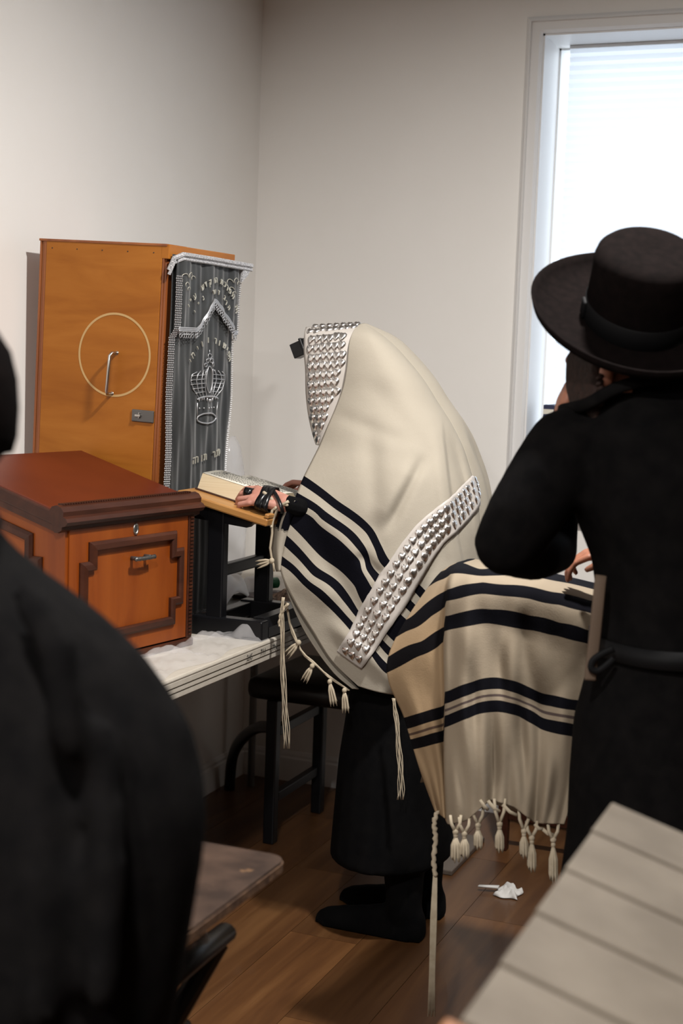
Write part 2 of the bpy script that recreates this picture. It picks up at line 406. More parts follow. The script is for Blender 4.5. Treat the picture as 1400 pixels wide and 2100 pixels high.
skirting('baseboard_left', Vector((X0, Y0, 0)), Vector((X0, Y1 - 0.015, 0)), Vector((1, 0, 0)))
# window
wn = thing('window_1', 'white cased window with a bright pleated shade', None, ((WX0 + WX1) / 2, Y1, WZ0), kind='structure')
cw = 0.054
pts = [(WX0 - cw / 2, WZ0 - 0.05), (WX0 - cw / 2, WZ1 + cw / 2), (WX1 + cw / 2, WZ1 + cw / 2), (WX1 + cw / 2, WZ0 - 0.05)]
mb = MB().path_frame(pts, cw, 0.022, (0, Y1, 0), Vector((1, 0, 0)), Vector((0, 0, 1)), Vector((0, -1, 0)), closed=False)
build(mb, 'casing', 'trim', wn)
mb = MB().path_frame([(WX0 - cw * 0.75, WZ0 - 0.05), (WX0 - cw * 0.75, WZ1 + cw * 0.75), (WX1 + cw * 0.75, WZ1 + cw * 0.75), (WX1 + cw * 0.75, WZ0 - 0.05)], 0.014, 0.030, (0, Y1, 0), Vector((1, 0, 0)), Vector((0, 0, 1)), Vector((0, -1, 0)), closed=False)
build(mb, 'casing_bead', 'trim', wn)
jd = 0.21
mb = MB().box((WX0 - 0.001, Y1 - 0.005, WZ0), (WX0 + 0.006, Y1 + jd, WZ1)).box((WX1 - 0.006, Y1 - 0.005, WZ0), (WX1 + 0.001, Y1 + jd, WZ1)).box((WX0, Y1 - 0.005, WZ1 - 0.006), (WX1, Y1 + jd, WZ1 + 0.001))
build(mb, 'jamb', 'trim', wn)
build(MB().box((WX0 - 0.08, Y1 - 0.05, WZ0 - 0.03), (WX1 + 0.08, Y1 + jd, WZ0), ch=0.006), 'window_sill', 'trim', wn)
fy = Y1 + 0.19
mb = MB()
for a in ((WX0, WZ0, WX0 + 0.012, WZ1), (WX1 - 0.030, WZ0, WX1, WZ1), (WX0, WZ0, WX1, WZ0 + 0.04), (WX0, WZ1 - 0.012, WX1, WZ1), ((WX0 + WX1) / 2 - 0.03, WZ0, (WX0 + WX1) / 2 + 0.03, WZ1)):
    mb.box((a[0], fy, a[1]), (a[2], fy + 0.05, a[3]))
sf = build(mb, 'sash_frame', 'white', wn)
for i, (a, b_) in enumerate(((WX0 + 0.011, (WX0 + WX1) / 2 - 0.025), ((WX0 + WX1) / 2 + 0.025, WX1 - 0.028))):
    build(MB().box((a, fy + 0.02, WZ0 + 0.038), (b_, fy + 0.024, WZ1 - 0.010)), 'pane', 'glass', wn)
# pleated shade hanging in the reveal
sh = thing('window_shade', 'white pleated fabric shade glowing in the window', 'window shade', ((WX0 + WX1) / 2, Y1 + 0.15, WZ0 + 0.02))
bx0, bx1 = WX0 + 0.050, WX1 - 0.02
rows = []; z = WZ1 - 0.016; k = 0
while z > WZ0 + 0.02:
    rows.append([(bx0, Y1 + 0.150 + 0.007 * (k % 2), z), (bx1, Y1 + 0.150 + 0.007 * (k % 2), z)]); z -= 0.014; k += 1
build(MB().grid(rows), 'pleated_fabric', 'shade', sh)
build(MB().box((bx0, Y1 + 0.146, WZ1 - 0.017), (bx1, Y1 + 0.164, WZ1 - 0.0065), ch=0.002), 'head_rail', 'white', sh)
build(MB().box((bx0, Y1 + 0.142, WZ0 + 0.002), (bx1, Y1 + 0.164, WZ0 + 0.024), ch=0.004), 'bottom_rail', 'white', sh)
# unseen ceiling lights, added and placed to set the room's brightness
for i, (lx, ly) in enumerate(LAMPS):
    t_ = thing('unseen_ceiling_light', ('unseen round ceiling light nearest the window wall', 'unseen round ceiling light above the viewer', 'unseen round ceiling light nearest the dark rear wall')[i], 'ceiling light', (lx, ly, H), group='unseen ceiling lights')
    tr_ = MB().lathe([(0.075, -0.001), (0.105, -0.001), (0.108, -0.006), (0.10, -0.012), (0.078, -0.010)], Matrix.Translation((lx, ly, H)), 28, cap=False)
    build(tr_, 'trim_ring', 'white', t_, smooth=True)
    build(MB().lathe([(0.001, -0.004), (0.075, -0.004), (0.077, -0.001), (0.001, 0.0)], Matrix.Translation((lx, ly, H)), 28), 'lens', 'lens', t_)
    ld = bpy.data.lights.new('unseen_ceiling_lamp', 'AREA'); ld.shape = 'DISK'; ld.size = 0.15; ld.energy = LAMP_W; ld.color = LAMP_COL; ld.spread = LAMP_SPREAD
    lo = bpy.data.objects.new('lamp', ld); COL.objects.link(lo); lo.parent = t_; lo.location = (0, 0, -0.016)
# ================================================================== FOLDING TABLE
TZ, TX = 0.79, -1.487
tb = thing('folding_table', 'long grey white plastic folding table along the left wall', 'table', (-1.84, 3.0, 0))
TY0, TY1 = 2.03, 4.50
mb = MB().box((X0 + 0.012, TY0, TZ - 0.012), (TX, TY1, TZ), ch=0.005)
tp = build(mb, 'tabletop', 'tableplastic', tb, smooth='auto')
mb = MB()
for k, (a, b_) in enumerate(((0.010, 0.024), (0.0255, 0.037), (0.0385, 0.052))):
    o_ = 0.002 * k
    mb.box((TX - 0.02, TY0 + 0.003, TZ - b_), (TX - 0.001 - o_, TY1 - 0.003, TZ - a), ch=0.0015)
    mb.box((X0 + 0.02, TY0 + 0.002 + o_, TZ - b_), (TX - 0.01, TY0 + 0.02, TZ - a), ch=0.0015)
    mb.box((X0 + 0.02, TY1 - 0.02, TZ - b_), (TX - 0.01, TY1 - 0.002 - o_, TZ - a), ch=0.0015)
build(mb, 'edge_apron', 'tableplastic', tb, smooth='auto')
for yy in (TY0 + 0.12, TY1 - 0.08):
    for xx in (X0 + 0.1, TX - 0.035):
        build(MB().tube([(xx, yy, TZ - 0.02), (xx, yy, 0.0)], 0.013, 10), 'leg', 'darksteel', tb, smooth='auto')
    build(MB().tube([(X0 + 0.1, yy, 0.70), (TX - 0.035, yy, 0.70)], 0.010, 8), 'leg_brace', 'darksteel', tb, smooth='auto')
def text_mesh(body, size, depth=0.0):
    cu = bpy.data.curves.new('t', 'FONT'); cu.body = body; cu.size = size; cu.align_x = 'CENTER'; cu.align_y = 'CENTER'; cu.resolution_u = 3; cu.extrude = depth
    o = bpy.data.objects.new('t', cu); COL.objects.link(o)
    dg = bpy.context.evaluated_depsgraph_get(); ev = o.evaluated_get(dg); m_ = ev.to_mesh()
    vs_ = [v.co.copy() for v in m_.vertices]; fs_ = [tuple(p.vertices) for p in m_.polygons]
    ev.to_mesh_clear(); bpy.data.objects.remove(o); bpy.data.curves.remove(cu)
    return vs_, fs_
for body, px in (('245', 512), ('711', 540), ('7N', 563)):
    p = on(px, 1352 - (px - 512) * 0.40, 0, TX + 0.0006)
    vs_, fs_ = text_mesh(body, 0.022)
    build(MB().add([Vector((TX + 0.0006, p.y + v.x, TZ - 0.0235 + v.y)) for v in vs_], fs_), 'stamped_number', 'ink', tb, recalc=False)

# ================================================================== ARK CABINET
AW, AD, AH = 0.378, 0.352, 0.983
ark = thing('ark_cabinet', 'tall honey plywood cabinet with a pale circle and steel handle', 'cabinet', (-1.800, 3.161, TZ + 0.0), (0.010, 0.037, -0.009))
L = dict(world=False)
build(MB().box((-AW + 0.004, 0.006, 0.002), (-0.004, AD, AH - 0.03)), 'body', 'arkedge', ark, **L)
sp = build(MB().box((-AW + 0.022, 0.0, 0.0), (-0.014, 0.010, AH - 0.004), ch=0.001), 'side_panel', 'arkply', ark, **L)
for k in range(3):
    build(MB().box((-AW + 0.002 + 0.007 * k, 0.001 + (k % 2) * 0.002, 0.0), (-AW + 0.0075 + 0.007 * k, 0.012, AH - 0.004)), 'edge_strip', 'arkedge', ark, **L)
for k in range(2):
    build(MB().box((-0.0125 + 0.0066 * k, 0.001 + 0.002 * (k % 2), 0.0), (-0.0070 + 0.0066 * k, 0.012, AH - 0.045 + 0.040 * (1 - k))), 'edge_strip', 'arkedge', ark, **L)
build(MB().box((-AW, -0.002, AH - 0.005), (0.0, 0.10, AH + 0.001), ch=0.001), 'top_edge', 'arkedge', ark, **L)
build(MB().box((-0.018, 0.0, AH - 0.036), (0.006, AD + 0.006, AH), ch=0.002), 'cornice', 'arkply', ark, **L)
build(MB().box((-0.010, 0.012, 0.0), (0.0, AD - 0.002, AH - 0.042)), 'front_door', 'arkedge', ark, **L)
# pale routed circle
cx, cz, rr_ = -0.139, 0.70, 0.104
rows = [[(cx + (rr_ + s_) * math.cos(2 * math.pi * k / 72), -0.0006, cz + (rr_ + s_) * math.sin(2 * math.pi * k / 72)) for k in range(73)] for s_ in (-0.0028, 0.0028)]
build(MB().grid(rows), 'routed_circle', 'ring', ark, **L)
build(MB().lathe([(0.0001, -0.0012), (0.003, -0.0012)], Matrix.Translation((cx - rr_, 0, cz + 0.002)) @ Matrix.Rotation(R(90), 4, 'X'), 10), 'screw_hole', 'ink', ark, **L)
hp = [(cx + 0.007, 0.004, cz + 0.005), (cx + 0.006, -0.022, cz + 0.005), (cx + 0.004, -0.028, cz - 0.002), (cx - 0.001, -0.028, cz - 0.092), (cx - 0.002, -0.022, cz - 0.099), (cx - 0.002, 0.004, cz - 0.099)]
hd = build(MB().tube(hp, 0.0042, 10), 'handle', 'steel', ark, smooth=True, **L)
for q in (hp[0], hp[-1]):
    build(MB().ball((q[0], 0, q[2]), (0.0055, 0.002, 0.0055), seg=12, rings_=6), 'handle_mount', 'steel', hd, smooth=True, **L)
lt = build(MB().box((-0.078, -0.004, 0.536), (-0.014, 0.001, 0.567), ch=0.002), 'hasp', 'darksteel', ark, smooth='auto', **L)
build(MB().box((-0.066, -0.010, 0.549), (-0.050, -0.003, 0.555), ch=0.001).box((-0.056, -0.009, 0.545), (-0.053, -0.003, 0.560), ch=0.001), 'hasp_staple', 'steel', lt, **L)
random.seed(3)
for k in range(5):
    build(MB().ball((-AW + 0.04 + k * 0.075, -0.0002, AH - 0.022), (0.0018, 0.0008, 0.0018), seg=8, rings_=4), 'nail', 'ink', ark, **L)

# ================================================================== EMBROIDERED CURTAIN (hangs on the cabinet front)
cu = thing('ark_curtain', 'charcoal velvet curtain embroidered with a silver crown, hanging on the cabinet front', 'curtain', (-1.800, 3.161, TZ), (0.010, 0.037, -0.009))
def fold(y, z, k=1.0):
    return k * (0.0018 * math.sin(y * 95 + 2.6 * math.sin(z * 5.1)) + 0.0022 * math.sin(y * 47 + z * 7 + 1.5 * math.sin(z * 11)) + 0.0010 * math.sin(y * 210 + z * 15))
YA, YB = 0.006, AD - 0.004
def sway(z): return 0.010 * (1 - z / AH) * math.sin(z * 5)
def cpt(fy, z, off=0.0):
    y = YA + (YB - YA) * fy
    return Vector((0.016 + off + fold(y, z) + 0.004 * math.sin(fy * math.pi), y + sway(z) * 0.6, z))
rows = [[cpt(j / 60, 0.012 + (AH - 0.035) * i / 70) for j in range(61)] for i in range(71)]
build(MB().grid(rows), 'main_panel', 'velvet', cu, world=False, smooth=True, solid=0.002)
def vb(fy):                                   # lower edge of the pelmet
    if fy < 0.30: return 0.772
    if fy < 0.58:
        t_ = (fy - 0.30) / 0.28; return 0.772 + 0.078 * (3 * t_ * t_ - 2 * t_ ** 3)
    if fy < 0.92:
        t_ = (fy - 0.58) / 0.34; return 0.850 - 0.080 * (t_ ** 1.25)
    return 0.770
VT = AH - 0.028
def vpt(fy, z, off=0.0):
    y = YA - 0.003 + (YB - YA + 0.006) * fy
    return Vector((0.030 + off + fold(y, z, 1.1), y, z))
rows = [[vpt(j / 60, vb(j / 60) + (VT - vb(j / 60)) * i / 24) for j in range(61)] for i in range(25)]
build(MB().grid(rows), 'pelmet', 'velvet', cu, world=False, smooth=True, solid=0.002)
# piped head with a pointed far corner
mb = MB()
for dz, rad in ((0.0, 0.0065), (-0.011, 0.0045)):
    mb.tube([(0.012, YA - 0.012, VT - 0.035 + dz), (0.022, YA - 0.008, VT - 0.006 + dz), (0.032, YA + 0.02, VT + 0.006 + dz), (0.036, AD * 0.5, VT + 0.005 + dz), (0.040, YB + 0.004, VT + 0.002 + dz), (0.048, YB + 0.030, VT + 0.001 + dz)], rad, 8)
mb.loft([[(0.040, YB - 0.005, VT + 0.004), (0.050, YB + 0.032, VT + 0.004), (0.046, YB + 0.014, VT - 0.026), (0.038, YB - 0.004, VT - 0.045)], [(0.034, YB - 0.005, VT + 0.004), (0.044, YB + 0.032, VT + 0.004), (0.040, YB + 0.014, VT - 0.026), (0.032, YB - 0.004, VT - 0.045)]])
MT['braid'] = mottled('silver braid', (0.20, 0.20, 0.21), (0.62, 0.61, 0.62), 260, 0.35, 0.8, 0.003, 0.6)
build(mb, 'piped_head', 'braid', cu, world=False, smooth='auto')
# side braids: rows of little silver beads
def beads(path, rad, step, cols, across, nrm):
    mb = MB(); L_ = 0
    for i in range(len(path) - 1):
        a, b_ = path[i], path[i + 1]; d = (b_ - a).length; n = max(1, int(d / step))
        for k in range(n):
            p = a.lerp(b_, k / n)
            for c_ in range(cols):
                q = p + across * ((c_ - (cols - 1) / 2) * rad * 1.9 + (rad * 0.5 if k % 2 else 0))
                mb.add([q + nrm * rad, q + across * rad, q + Vector((0, 0, rad)), q - across * rad, q - Vector((0, 0, rad))], [(0, 1, 2), (0, 2, 3), (0, 3, 4), (0, 4, 1)])
    return mb
zs = [0.004 + (AH - 0.075) * i / 40 for i in range(41)]
ax_y = Vector((0, 1, 0)); nx = Vector((1, 0, 0))
lp = [(cpt(0.0, z, 0.004) if z < 0.77 else vpt(0.01, z, 0.004)) + Vector((0, 0.004, 0)) for z in zs]
build(beads(lp, 0.0028, 0.0046, 4, (ax_y + nx * 0.4).normalized(), (nx - ax_y * 0.4).normalized()), 'edge_braid', 'silverthread', cu, world=False, kind='stuff')
lp = [(cpt(1.0, z, 0.003) if z < 0.77 else vpt(0.995, z, 0.003)) for z in zs]
build(beads(lp, 0.0024, 0.0050, 2, ax_y, nx), 'edge_braid', 'silverthread', cu, world=False, kind='stuff')
lp = [cpt(j / 20, 0.016, 0.004) for j in range(21)]
build(beads(lp, 0.003, 0.0046, 2, Vector((0, 0, 1)), nx), 'edge_braid', 'silverthread', cu, world=False, kind='stuff')
# lace along the pelmet's lower edge: a band with small loops under it
mb = MB(); lp = [vpt(0.03 + 0.95 * j / 80, vb(0.03 + 0.95 * j / 80), 0.004) for j in range(81)]
for dz in (0.0, 0.004, 0.008): mb.tube([p + Vector((0.001, 0, dz)) for p in lp], 0.0022, 6)
acc = 0
for i in range(80):
    acc += (lp[i + 1] - lp[i]).length
    if acc > 0.0085:
        acc = 0; q = lp[i]
        for r2, dz in ((0.0045, -0.005), (0.0055, -0.012)):
            mb.tube([q + Vector((0.001, r2 * math.sin(2 * math.pi * k / 8), dz + r2 * math.cos(2 * math.pi * k / 8))) for k in range(9)], 0.0009, 4, cap=False)
build(mb, 'lace_edge', 'silverthread', cu, world=False, smooth=True)
# embroidery -----------------------------------------------------------
def stitch(mb, pts, rad, f=cpt, off=0.0045):
    P = [f(a, z, off) for a, z in pts]; mb.tube(P, rad, 5)
CY = 0.60; KY = 1 / (YB - YA)
def cr(dx, dz, z0): return (CY + dx * 1.36 * KY, z0 + dz * 0.80)
mb = MB(); cz0 = 0.545                       # lower rim of the crown
el = lambda rx, rz, z, n=28, a0=0, a1=360: [cr(rx * math.cos(R(a0 + (a1 - a0) * k / n)), rz * math.sin(R(a0 + (a1 - a0) * k / n)), z) for k in range(n + 1)]
stitch(mb, el(0.036, 0.017, cz0), 0.0022)
stitch(mb, el(0.042, 0.010, cz0 + 0.050, a0=0, a1=180), 0.0026)
stitch(mb, [cr(-0.036, 0.004, cz0), cr(-0.042, 0.052, cz0)], 0.0015); stitch(mb, [cr(0.036, 0.004, cz0), cr(0.042, 0.052, cz0)], 0.0015)
for u_ in (-0.065, -0.050, -0.033, -0.016, 0.016, 0.033, 0.050, 0.065):
    s_ = abs(u_) / 0.065
    stitch(mb, [cr(u_ * 0.52, 0.066, cz0), cr(u_ * 0.88, 0.095, cz0), cr(u_ * 1.05, 0.125, cz0), cr(u_ * 0.98, 0.150 - 0.006 * s_, cz0), cr(u_ * 0.80, 0.166 - 0.012 * s_, cz0)], 0.0013)
stitch(mb, [cr(0.013 * math.sin(R(a)), 0.128 - 0.044 * math.cos(R(a)), cz0) for a in range(0, 361, 20)], 0.0016)
for z_, wd in ((0.088, 0.052), (0.102, 0.060), (0.116, 0.066), (0.130, 0.068), (0.144, 0.066)):
    for sgn in (-1, 1):
        stitch(mb, [cr(sgn * (0.014 + (wd - 0.014) * k / 6), z_ - 0.004 * (k / 6) ** 2, cz0) for k in range(7)], 0.0010)
for dx, dz, r2 in ((0, 0.205, 0.007), (-0.008, 0.190, 0.006), (0.008, 0.190, 0.006), (-0.016, 0.176, 0.005), (0.016, 0.178, 0.006)):
    stitch(mb, [cr(dx + r2 * math.cos(R(a)), dz + r2 * 1.2 * math.sin(R(a)), cz0) for a in range(0, 361, 45)], 0.0013)
stitch(mb, [cr(0, 0.212, cz0), cr(0, 0.226, cz0)], 0.0012)
for k in range(9): 
    q = cpt(*cr(-0.034 + 0.0085 * k, 0.062 + 0.004 * math.sin(k), cz0), 0.004); mb.ball(q, (0.003, 0.0022, 0.005), seg=6, rings_=4)
for k in range(5):
    q = cpt(*cr(-0.030 + 0.015 * k, 0.034, cz0), 0.004); mb.ball(q, (0.0024, 0.0024, 0.0024), seg=6, rings_=4)
build(mb, 'crown_embroidery', 'silverthread', cu, world=False, smooth=True)
def letters(body, path, size, f, name, m, off=0.006):
    """letters spread along a path of (fraction, z), first letter at the path's start"""
    n = len(body)
    for i, ch in enumerate(body):
        if ch == ' ': continue
        t_ = (i + 0.5) / n; a = spline(path, max(0, t_ - 0.04)); b_ = spline(path, min(1, t_ + 0.04)); p = spline(path, t_)
        dy, dz = (b_[0] - a[0]) / KY, b_[1] - a[1]; ang = math.atan2(dz, dy)
        if dy < 0: ang = math.atan2(-dz, -dy)
        vs_, fs_ = text_mesh(ch, size, 0.0012)
        c_, s_ = math.cos(ang), math.sin(ang); q = f(p[0], p[1], off)
        mb = MB().add([Vector((q.x + v.z + 0.001, q.y + (v.x * c_ - v.y * s_), q.z + v.x * s_ + v.y * c_)) for v in vs_], fs_)
        build(mb, name, m, cu, world=False)
# words run right to left: give the paths from right to left
letters('\u05db\u05ea\u05e8 \u05ea\u05d5\u05e8\u05d4', [(0.84, 0.452), (0.62, 0.443), (0.38, 0.436)], 0.029, cpt, 'embroidered_letter', 'palethread')
letters('\u05ea\u05e4\u05d9\u05e9\u05d5\u05e8 \u05d5 \u05d5\u05d9\u05d7\u05d9', [(0.95, 0.700), (0.82, 0.735), (0.60, 0.752), (0.42, 0.738), (0.27, 0.690)], 0.024, cpt, 'embroidered_letter', 'palethread')
letters('\u05d6\u05d4 \u05d4\u05e4\u05e8\u05db\u05ea \u05d4\u05d5\u05e7\u05d3\u05e9 \u05e2"\u05d9', [(0.93, 0.825), (0.80, 0.882), (0.58, 0.908), (0.36, 0.885), (0.14, 0.830)], 0.022, vpt, 'embroidered_letter', 'palethread')
letters('\u05d4\u05e8\u05d1 \u05d3\u05d5\u05d3 \u05e0"\u05d9', [(0.80, 0.835), (0.70, 0.866), (0.56, 0.878), (0.40, 0.862), (0.24, 0.815)], 0.019, vpt, 'embroidered_letter', 'palethread')
for c_ in (0.15, 0.86):                       # leaf sprays in the pelmet corners
    mb = MB()
    for k, (dx, dz, r2) in enumerate(((-0.02, 0.0, 0.014), (0.008, 0.006, 0.012), (0.026, 0.0, 0.009), (-0.012, -0.018, 0.010), (0.0, -0.028, 0.008))):
        stitch(mb, [(c_ + (dx + r2 * math.cos(R(a))) * KY, 0.905 + dz + r2 * 0.7 * math.sin(R(a))) for a in range(0, 250, 25)], 0.0009, vpt)
    build(mb, 'leaf_embroidery', 'palethread', cu, world=False, smooth=True)

# ================================================================== SLOPING WOODEN BOX DESK
BW, BD = 0.455, 0.365
bxr = thing('wooden_box_desk', 'sloping red brown wooden box desk with stepped mouldings and a keyhole', 'desk box', (-1.702, 2.617, TZ), (0, 0, R(81)))
zf, zb = 0.345, 0.440                         # lid underside front / back
def wedge(x0, x1, y0, y1, z0, f0, f1):
    return MB().loft([[(x, y0, z0), (x, y1, z0), (x, y1, f1), (x, y0, f0)] for x in (x0, x1)])
B = dict(parent=bxr, world=False)
build(wedge(0.012, BW - 0.012, 0.012, BD - 0.01, 0.0, zf - 0.004, zb - 0.004), 'body', 'boxdark', **B)
build(wedge(0.0, 0.012, 0.0, BD, 0.012, zf - 0.002, zb - 0.002), 'side_board', 'boxwood', **B)
build(wedge(BW - 0.012, BW, 0.0, BD, 0.012, zf - 0.002, zb - 0.002), 'side_board', 'boxdark', **B)
build(MB().box((-0.006, -0.008, 0.0), (BW + 0.006, 0.02, 0.020), ch=0.004), 'plinth', 'boxdark', **B)
DX0, DX1, DZ0, DZ1 = 0.010, BW - 0.022, 0.024, zf - 0.012
dr = build(MB().box((DX0, -0.004, DZ0), (DX1, 0.014, DZ1), ch=0.001), 'door', 'boxwood', **B)
build(MB().box((BW - 0.020, -0.006, 0.02), (BW, 0.004, zf - 0.006), ch=0.002), 'stile', 'boxdark', **B)
mb = MB()
for k in range(34): mb.box((BW - 0.016, -0.009, 0.028 + k * 0.009), (BW - 0.004, -0.004, 0.033 + k * 0.009))
build(mb, 'beading', 'boxdark', kind='stuff', **B)
dw, dh = DX1 - DX0, DZ1 - DZ0
pp = [(.17, .17), (.86, .17), (.86, .31), (.93, .31), (.93, .69), (.86, .69), (.86, .84), (.17, .84), (.17, .69), (.10, .69), (.10, .31), (.17, .31)]
pp = [(DX0 + a * dw, DZ1 - b_ * dh) for a, b_ in pp]
build(MB().path_frame(pp, 0.021, 0.012, (0, -0.004, 0), Vector((1, 0, 0)), Vector((0, 0, 1)), Vector((0, -1, 0))), 'door_moulding', 'boxdark', dr, world=False)
kx, kz = DX0 + .53 * dw, DZ1 - .085 * dh
ke = build(MB().lathe([(0.006, -0.004), (0.006, 0.001), (0.008, 0.0035), (0.0105, 0.002), (0.0105, -0.004)], Matrix.Translation((kx, -0.004, kz)) @ Matrix.Rotation(R(90), 4, 'X') @ Matrix.Diagonal((0.85, 1.35, 1, 1)), 20, cap=False), 'keyhole_plate', 'steel', dr, world=False, smooth=True)
build(MB().ball((kx, -0.0045, kz), (0.005, 0.001, 0.008), seg=12, rings_=6), 'keyhole', 'ink', ke, world=False)
hx, hz = DX0 + .555 * dw, DZ1 - .30 * dh
hpts = [(hx - 0.036 + 0.072 * k / 16, -0.024 - 0.003 * math.sin(math.pi * k / 16), hz) for k in range(17)]
hnd = build(MB().tube(hpts, [0.0035 + 0.0022 * abs(math.sin(k * 1.3)) for k in range(17)], 8), 'door_pull', 'darksteel', dr, world=False, smooth=True)
for s_ in (-0.024, 0.024): build(MB().tube([(hx + s_, -0.002, hz), (hx + s_, -0.024, hz)], 0.005, 8), 'pull_post', 'darksteel', hnd, world=False, smooth=True)
# side moulding (stepped frame too)
sy0, sy1 = 0.06, BD - 0.03
pp = [(.15, .20), (.85, .05), (.85, .25), (.95, .25), (.95, .70), (.85, .70), (.85, .86), (.15, .86), (.15, .72), (.05, .72), (.05, .36), (.15, .36)]
pp = [(sy0 + a * (sy1 - sy0), zf + 0.02 - b_ * (zf - 0.02)) for a, b_ in pp]
build(MB().path_frame(pp, 0.020, 0.011, (0, 0, 0), Vector((0, 1, 0)), Vector((0, 0, 1)), Vector((-1, 0, 0))), 'side_moulding', 'boxdark', **B)
build(wedge(-0.006, BW + 0.006, -0.004, BD, 0.0, 0, 0), 'x', 'boxtop', **B) if False else None
sl = math.atan2(zb - zf, BD); Mx = Matrix.Translation((0, 0, zf)) @ Matrix.Rotation(sl, 4, 'X')
lid = build(MB().box((-0.012, 0.012, 0.0), (BW + 0.012, BD / math.cos(sl) + 0.01, 0.016), Mx, ch=0.003), 'lid', 'boxtop', smooth='auto', **B)
for xx in (-0.016, BW - 0.002):
    mb = MB().box((xx, 0.0, -0.016), (xx + 0.018, BD / math.cos(sl) + 0.008, 0.013), Mx, ch=0.004).box((xx + 0.002, 0.0, -0.030), (xx + 0.014, BD / math.cos(sl), -0.014), Mx, ch=0.003)
    build(mb, 'lid_side_moulding', 'boxdark', smooth='auto', **B)
# rounded book stop along the front: stacked mouldings
prof = [(0.030, zf + 0.016), (0.020, zf + 0.030), (0.006, zf + 0.034), (-0.006, zf + 0.030), (-0.014, zf + 0.020), (-0.013, zf + 0.010), (-0.021, zf + 0.006), (-0.026, zf - 0.002), (-0.020, zf - 0.010), (-0.010, zf - 0.013), (-0.009, zf - 0.020), (0.002, zf - 0.026), (0.012, zf - 0.026)]
build(MB().loft([[(x, a, b_) for a, b_ in prof] for x in (-0.022, BW + 0.016)]), 'book_stop', 'boxdark', smooth='auto', **B)
mb = MB()
for k in range(55): mb.box((-0.006 + k * 0.0083, 0.000, zf + 0.0325), (-0.001 + k * 0.0083, 0.016, zf + 0.0362))
build(mb, 'dentils', 'boxdark', kind='stuff', **B)

# ================================================================== TABLE-TOP BOOK STAND
st = thing('book_stand', 'black framed table-top book stand with a sloping pine board', 'book stand', (-1.60, 3.36, TZ))
sx0, sx1, sy0, sy1 = -1.695, -1.495, 3.195, 3.515
S = dict(parent=st)
def chamf(lo, hi): return MB().box(lo, hi, ch=0.004)
for yy in (sy0, sy1 - 0.04):
    build(chamf((sx0, yy, TZ), (sx1, yy + 0.04, TZ + 0.050)), 'foot', 'blackpaint', smooth='auto', **S)
mb = MB().loft([[(sx1 - 0.045, y, TZ + 0.004), (sx1, y, TZ + 0.004), (sx1, y, TZ + 0.03), (sx1 - 0.014, y, TZ + 0.052), (sx1 - 0.045, y, TZ + 0.052)] for y in (sy0 + 0.041, sy1 - 0.041)])
build(mb, 'base_rail', 'blackpaint', smooth='auto', **S)
build(chamf((sx0, sy0 + 0.041, TZ + 0.006), (sx0 + 0.035, sy1 - 0.041, TZ + 0.045)), 'base_rail', 'blackpaint', smooth='auto', **S)
for yy in (sy0 + 0.004, sy1 - 0.036):
    build(chamf((-1.657, yy, TZ + 0.046), (-1.612, yy + 0.032, TZ + 0.335)), 'post', 'blackpaint', smooth='auto', **S)
build(chamf((-1.648, sy0 + 0.037, TZ + 0.150), (-1.622, sy1 - 0.037, TZ + 0.180)), 'cross_rail', 'blackpaint', smooth='auto', **S)
tilt = R(12.5); bc = Vector((-1.485, 0, 1.083)); BLN = 0.262       # low front edge of the board
Mb = Matrix.Translation(bc) @ Matrix.Rotation(tilt, 4, 'Y')
for yy in (sy0 + 0.006, sy1 - 0.034):
    mb = MB().loft([[Mb @ Vector(p) for p in ((-0.24, y, -0.002), (-0.045, y, -0.002), (-0.060, y, -0.022), (-0.24, y, -0.045))] for y in (yy, yy + 0.028)])
    build(mb, 'support_arm', 'blackpaint', smooth='auto', **S)
bd = build(MB().box((-BLN, 3.180, 0.0), (0.0, 3.640, 0.020), Mb, ch=0.004), 'board', 'pine', smooth='auto', **S)
build(MB().box((-0.012, 3.180, 0.020), (0.0, 3.640, 0.032), Mb, ch=0.003), 'book_lip', 'pine', smooth='auto', **S)
def onboard(a, y, h): return Mb @ Vector((-a, y, 0.020 + h))

# ================================================================== OPEN PRAYER BOOK
bk = thing('open_book', 'thick open prayer book with cream pages on the pine stand', 'book', onboard(0.14, 3.41, 0))
gy, b0, b1 = 3.41, 0.030, 0.245              # gutter, lower and upper end along the slope
hw_ = 0.150
build(MB().loft([[onboard(a, y, 0.001 + dz) for y, dz in ((gy - hw_ - 0.008, 0), (gy - 0.02, 0), (gy, 0.0), (gy + 0.02, 0), (gy + hw_ + 0.008, 0), (gy + hw_ + 0.008, 0.003), (gy + 0.02, 0.003), (gy, 0.003), (gy - 0.02, 0.003), (gy - hw_ - 0.008, 0.003))] for a in (b0 - 0.005, b1 + 0.005)]), 'cover', 'bookcover', bk)
def prof_page(s_, th):
    return [(gy + s_ * 0.001, 0.006), (gy + s_ * 0.012, th * 0.62), (gy + s_ * 0.035, th * 0.95), (gy + s_ * 0.07, th), (gy + s_ * (hw_ - 0.02), th * 0.97), (gy + s_ * (hw_ - 0.006), th * 0.95)]
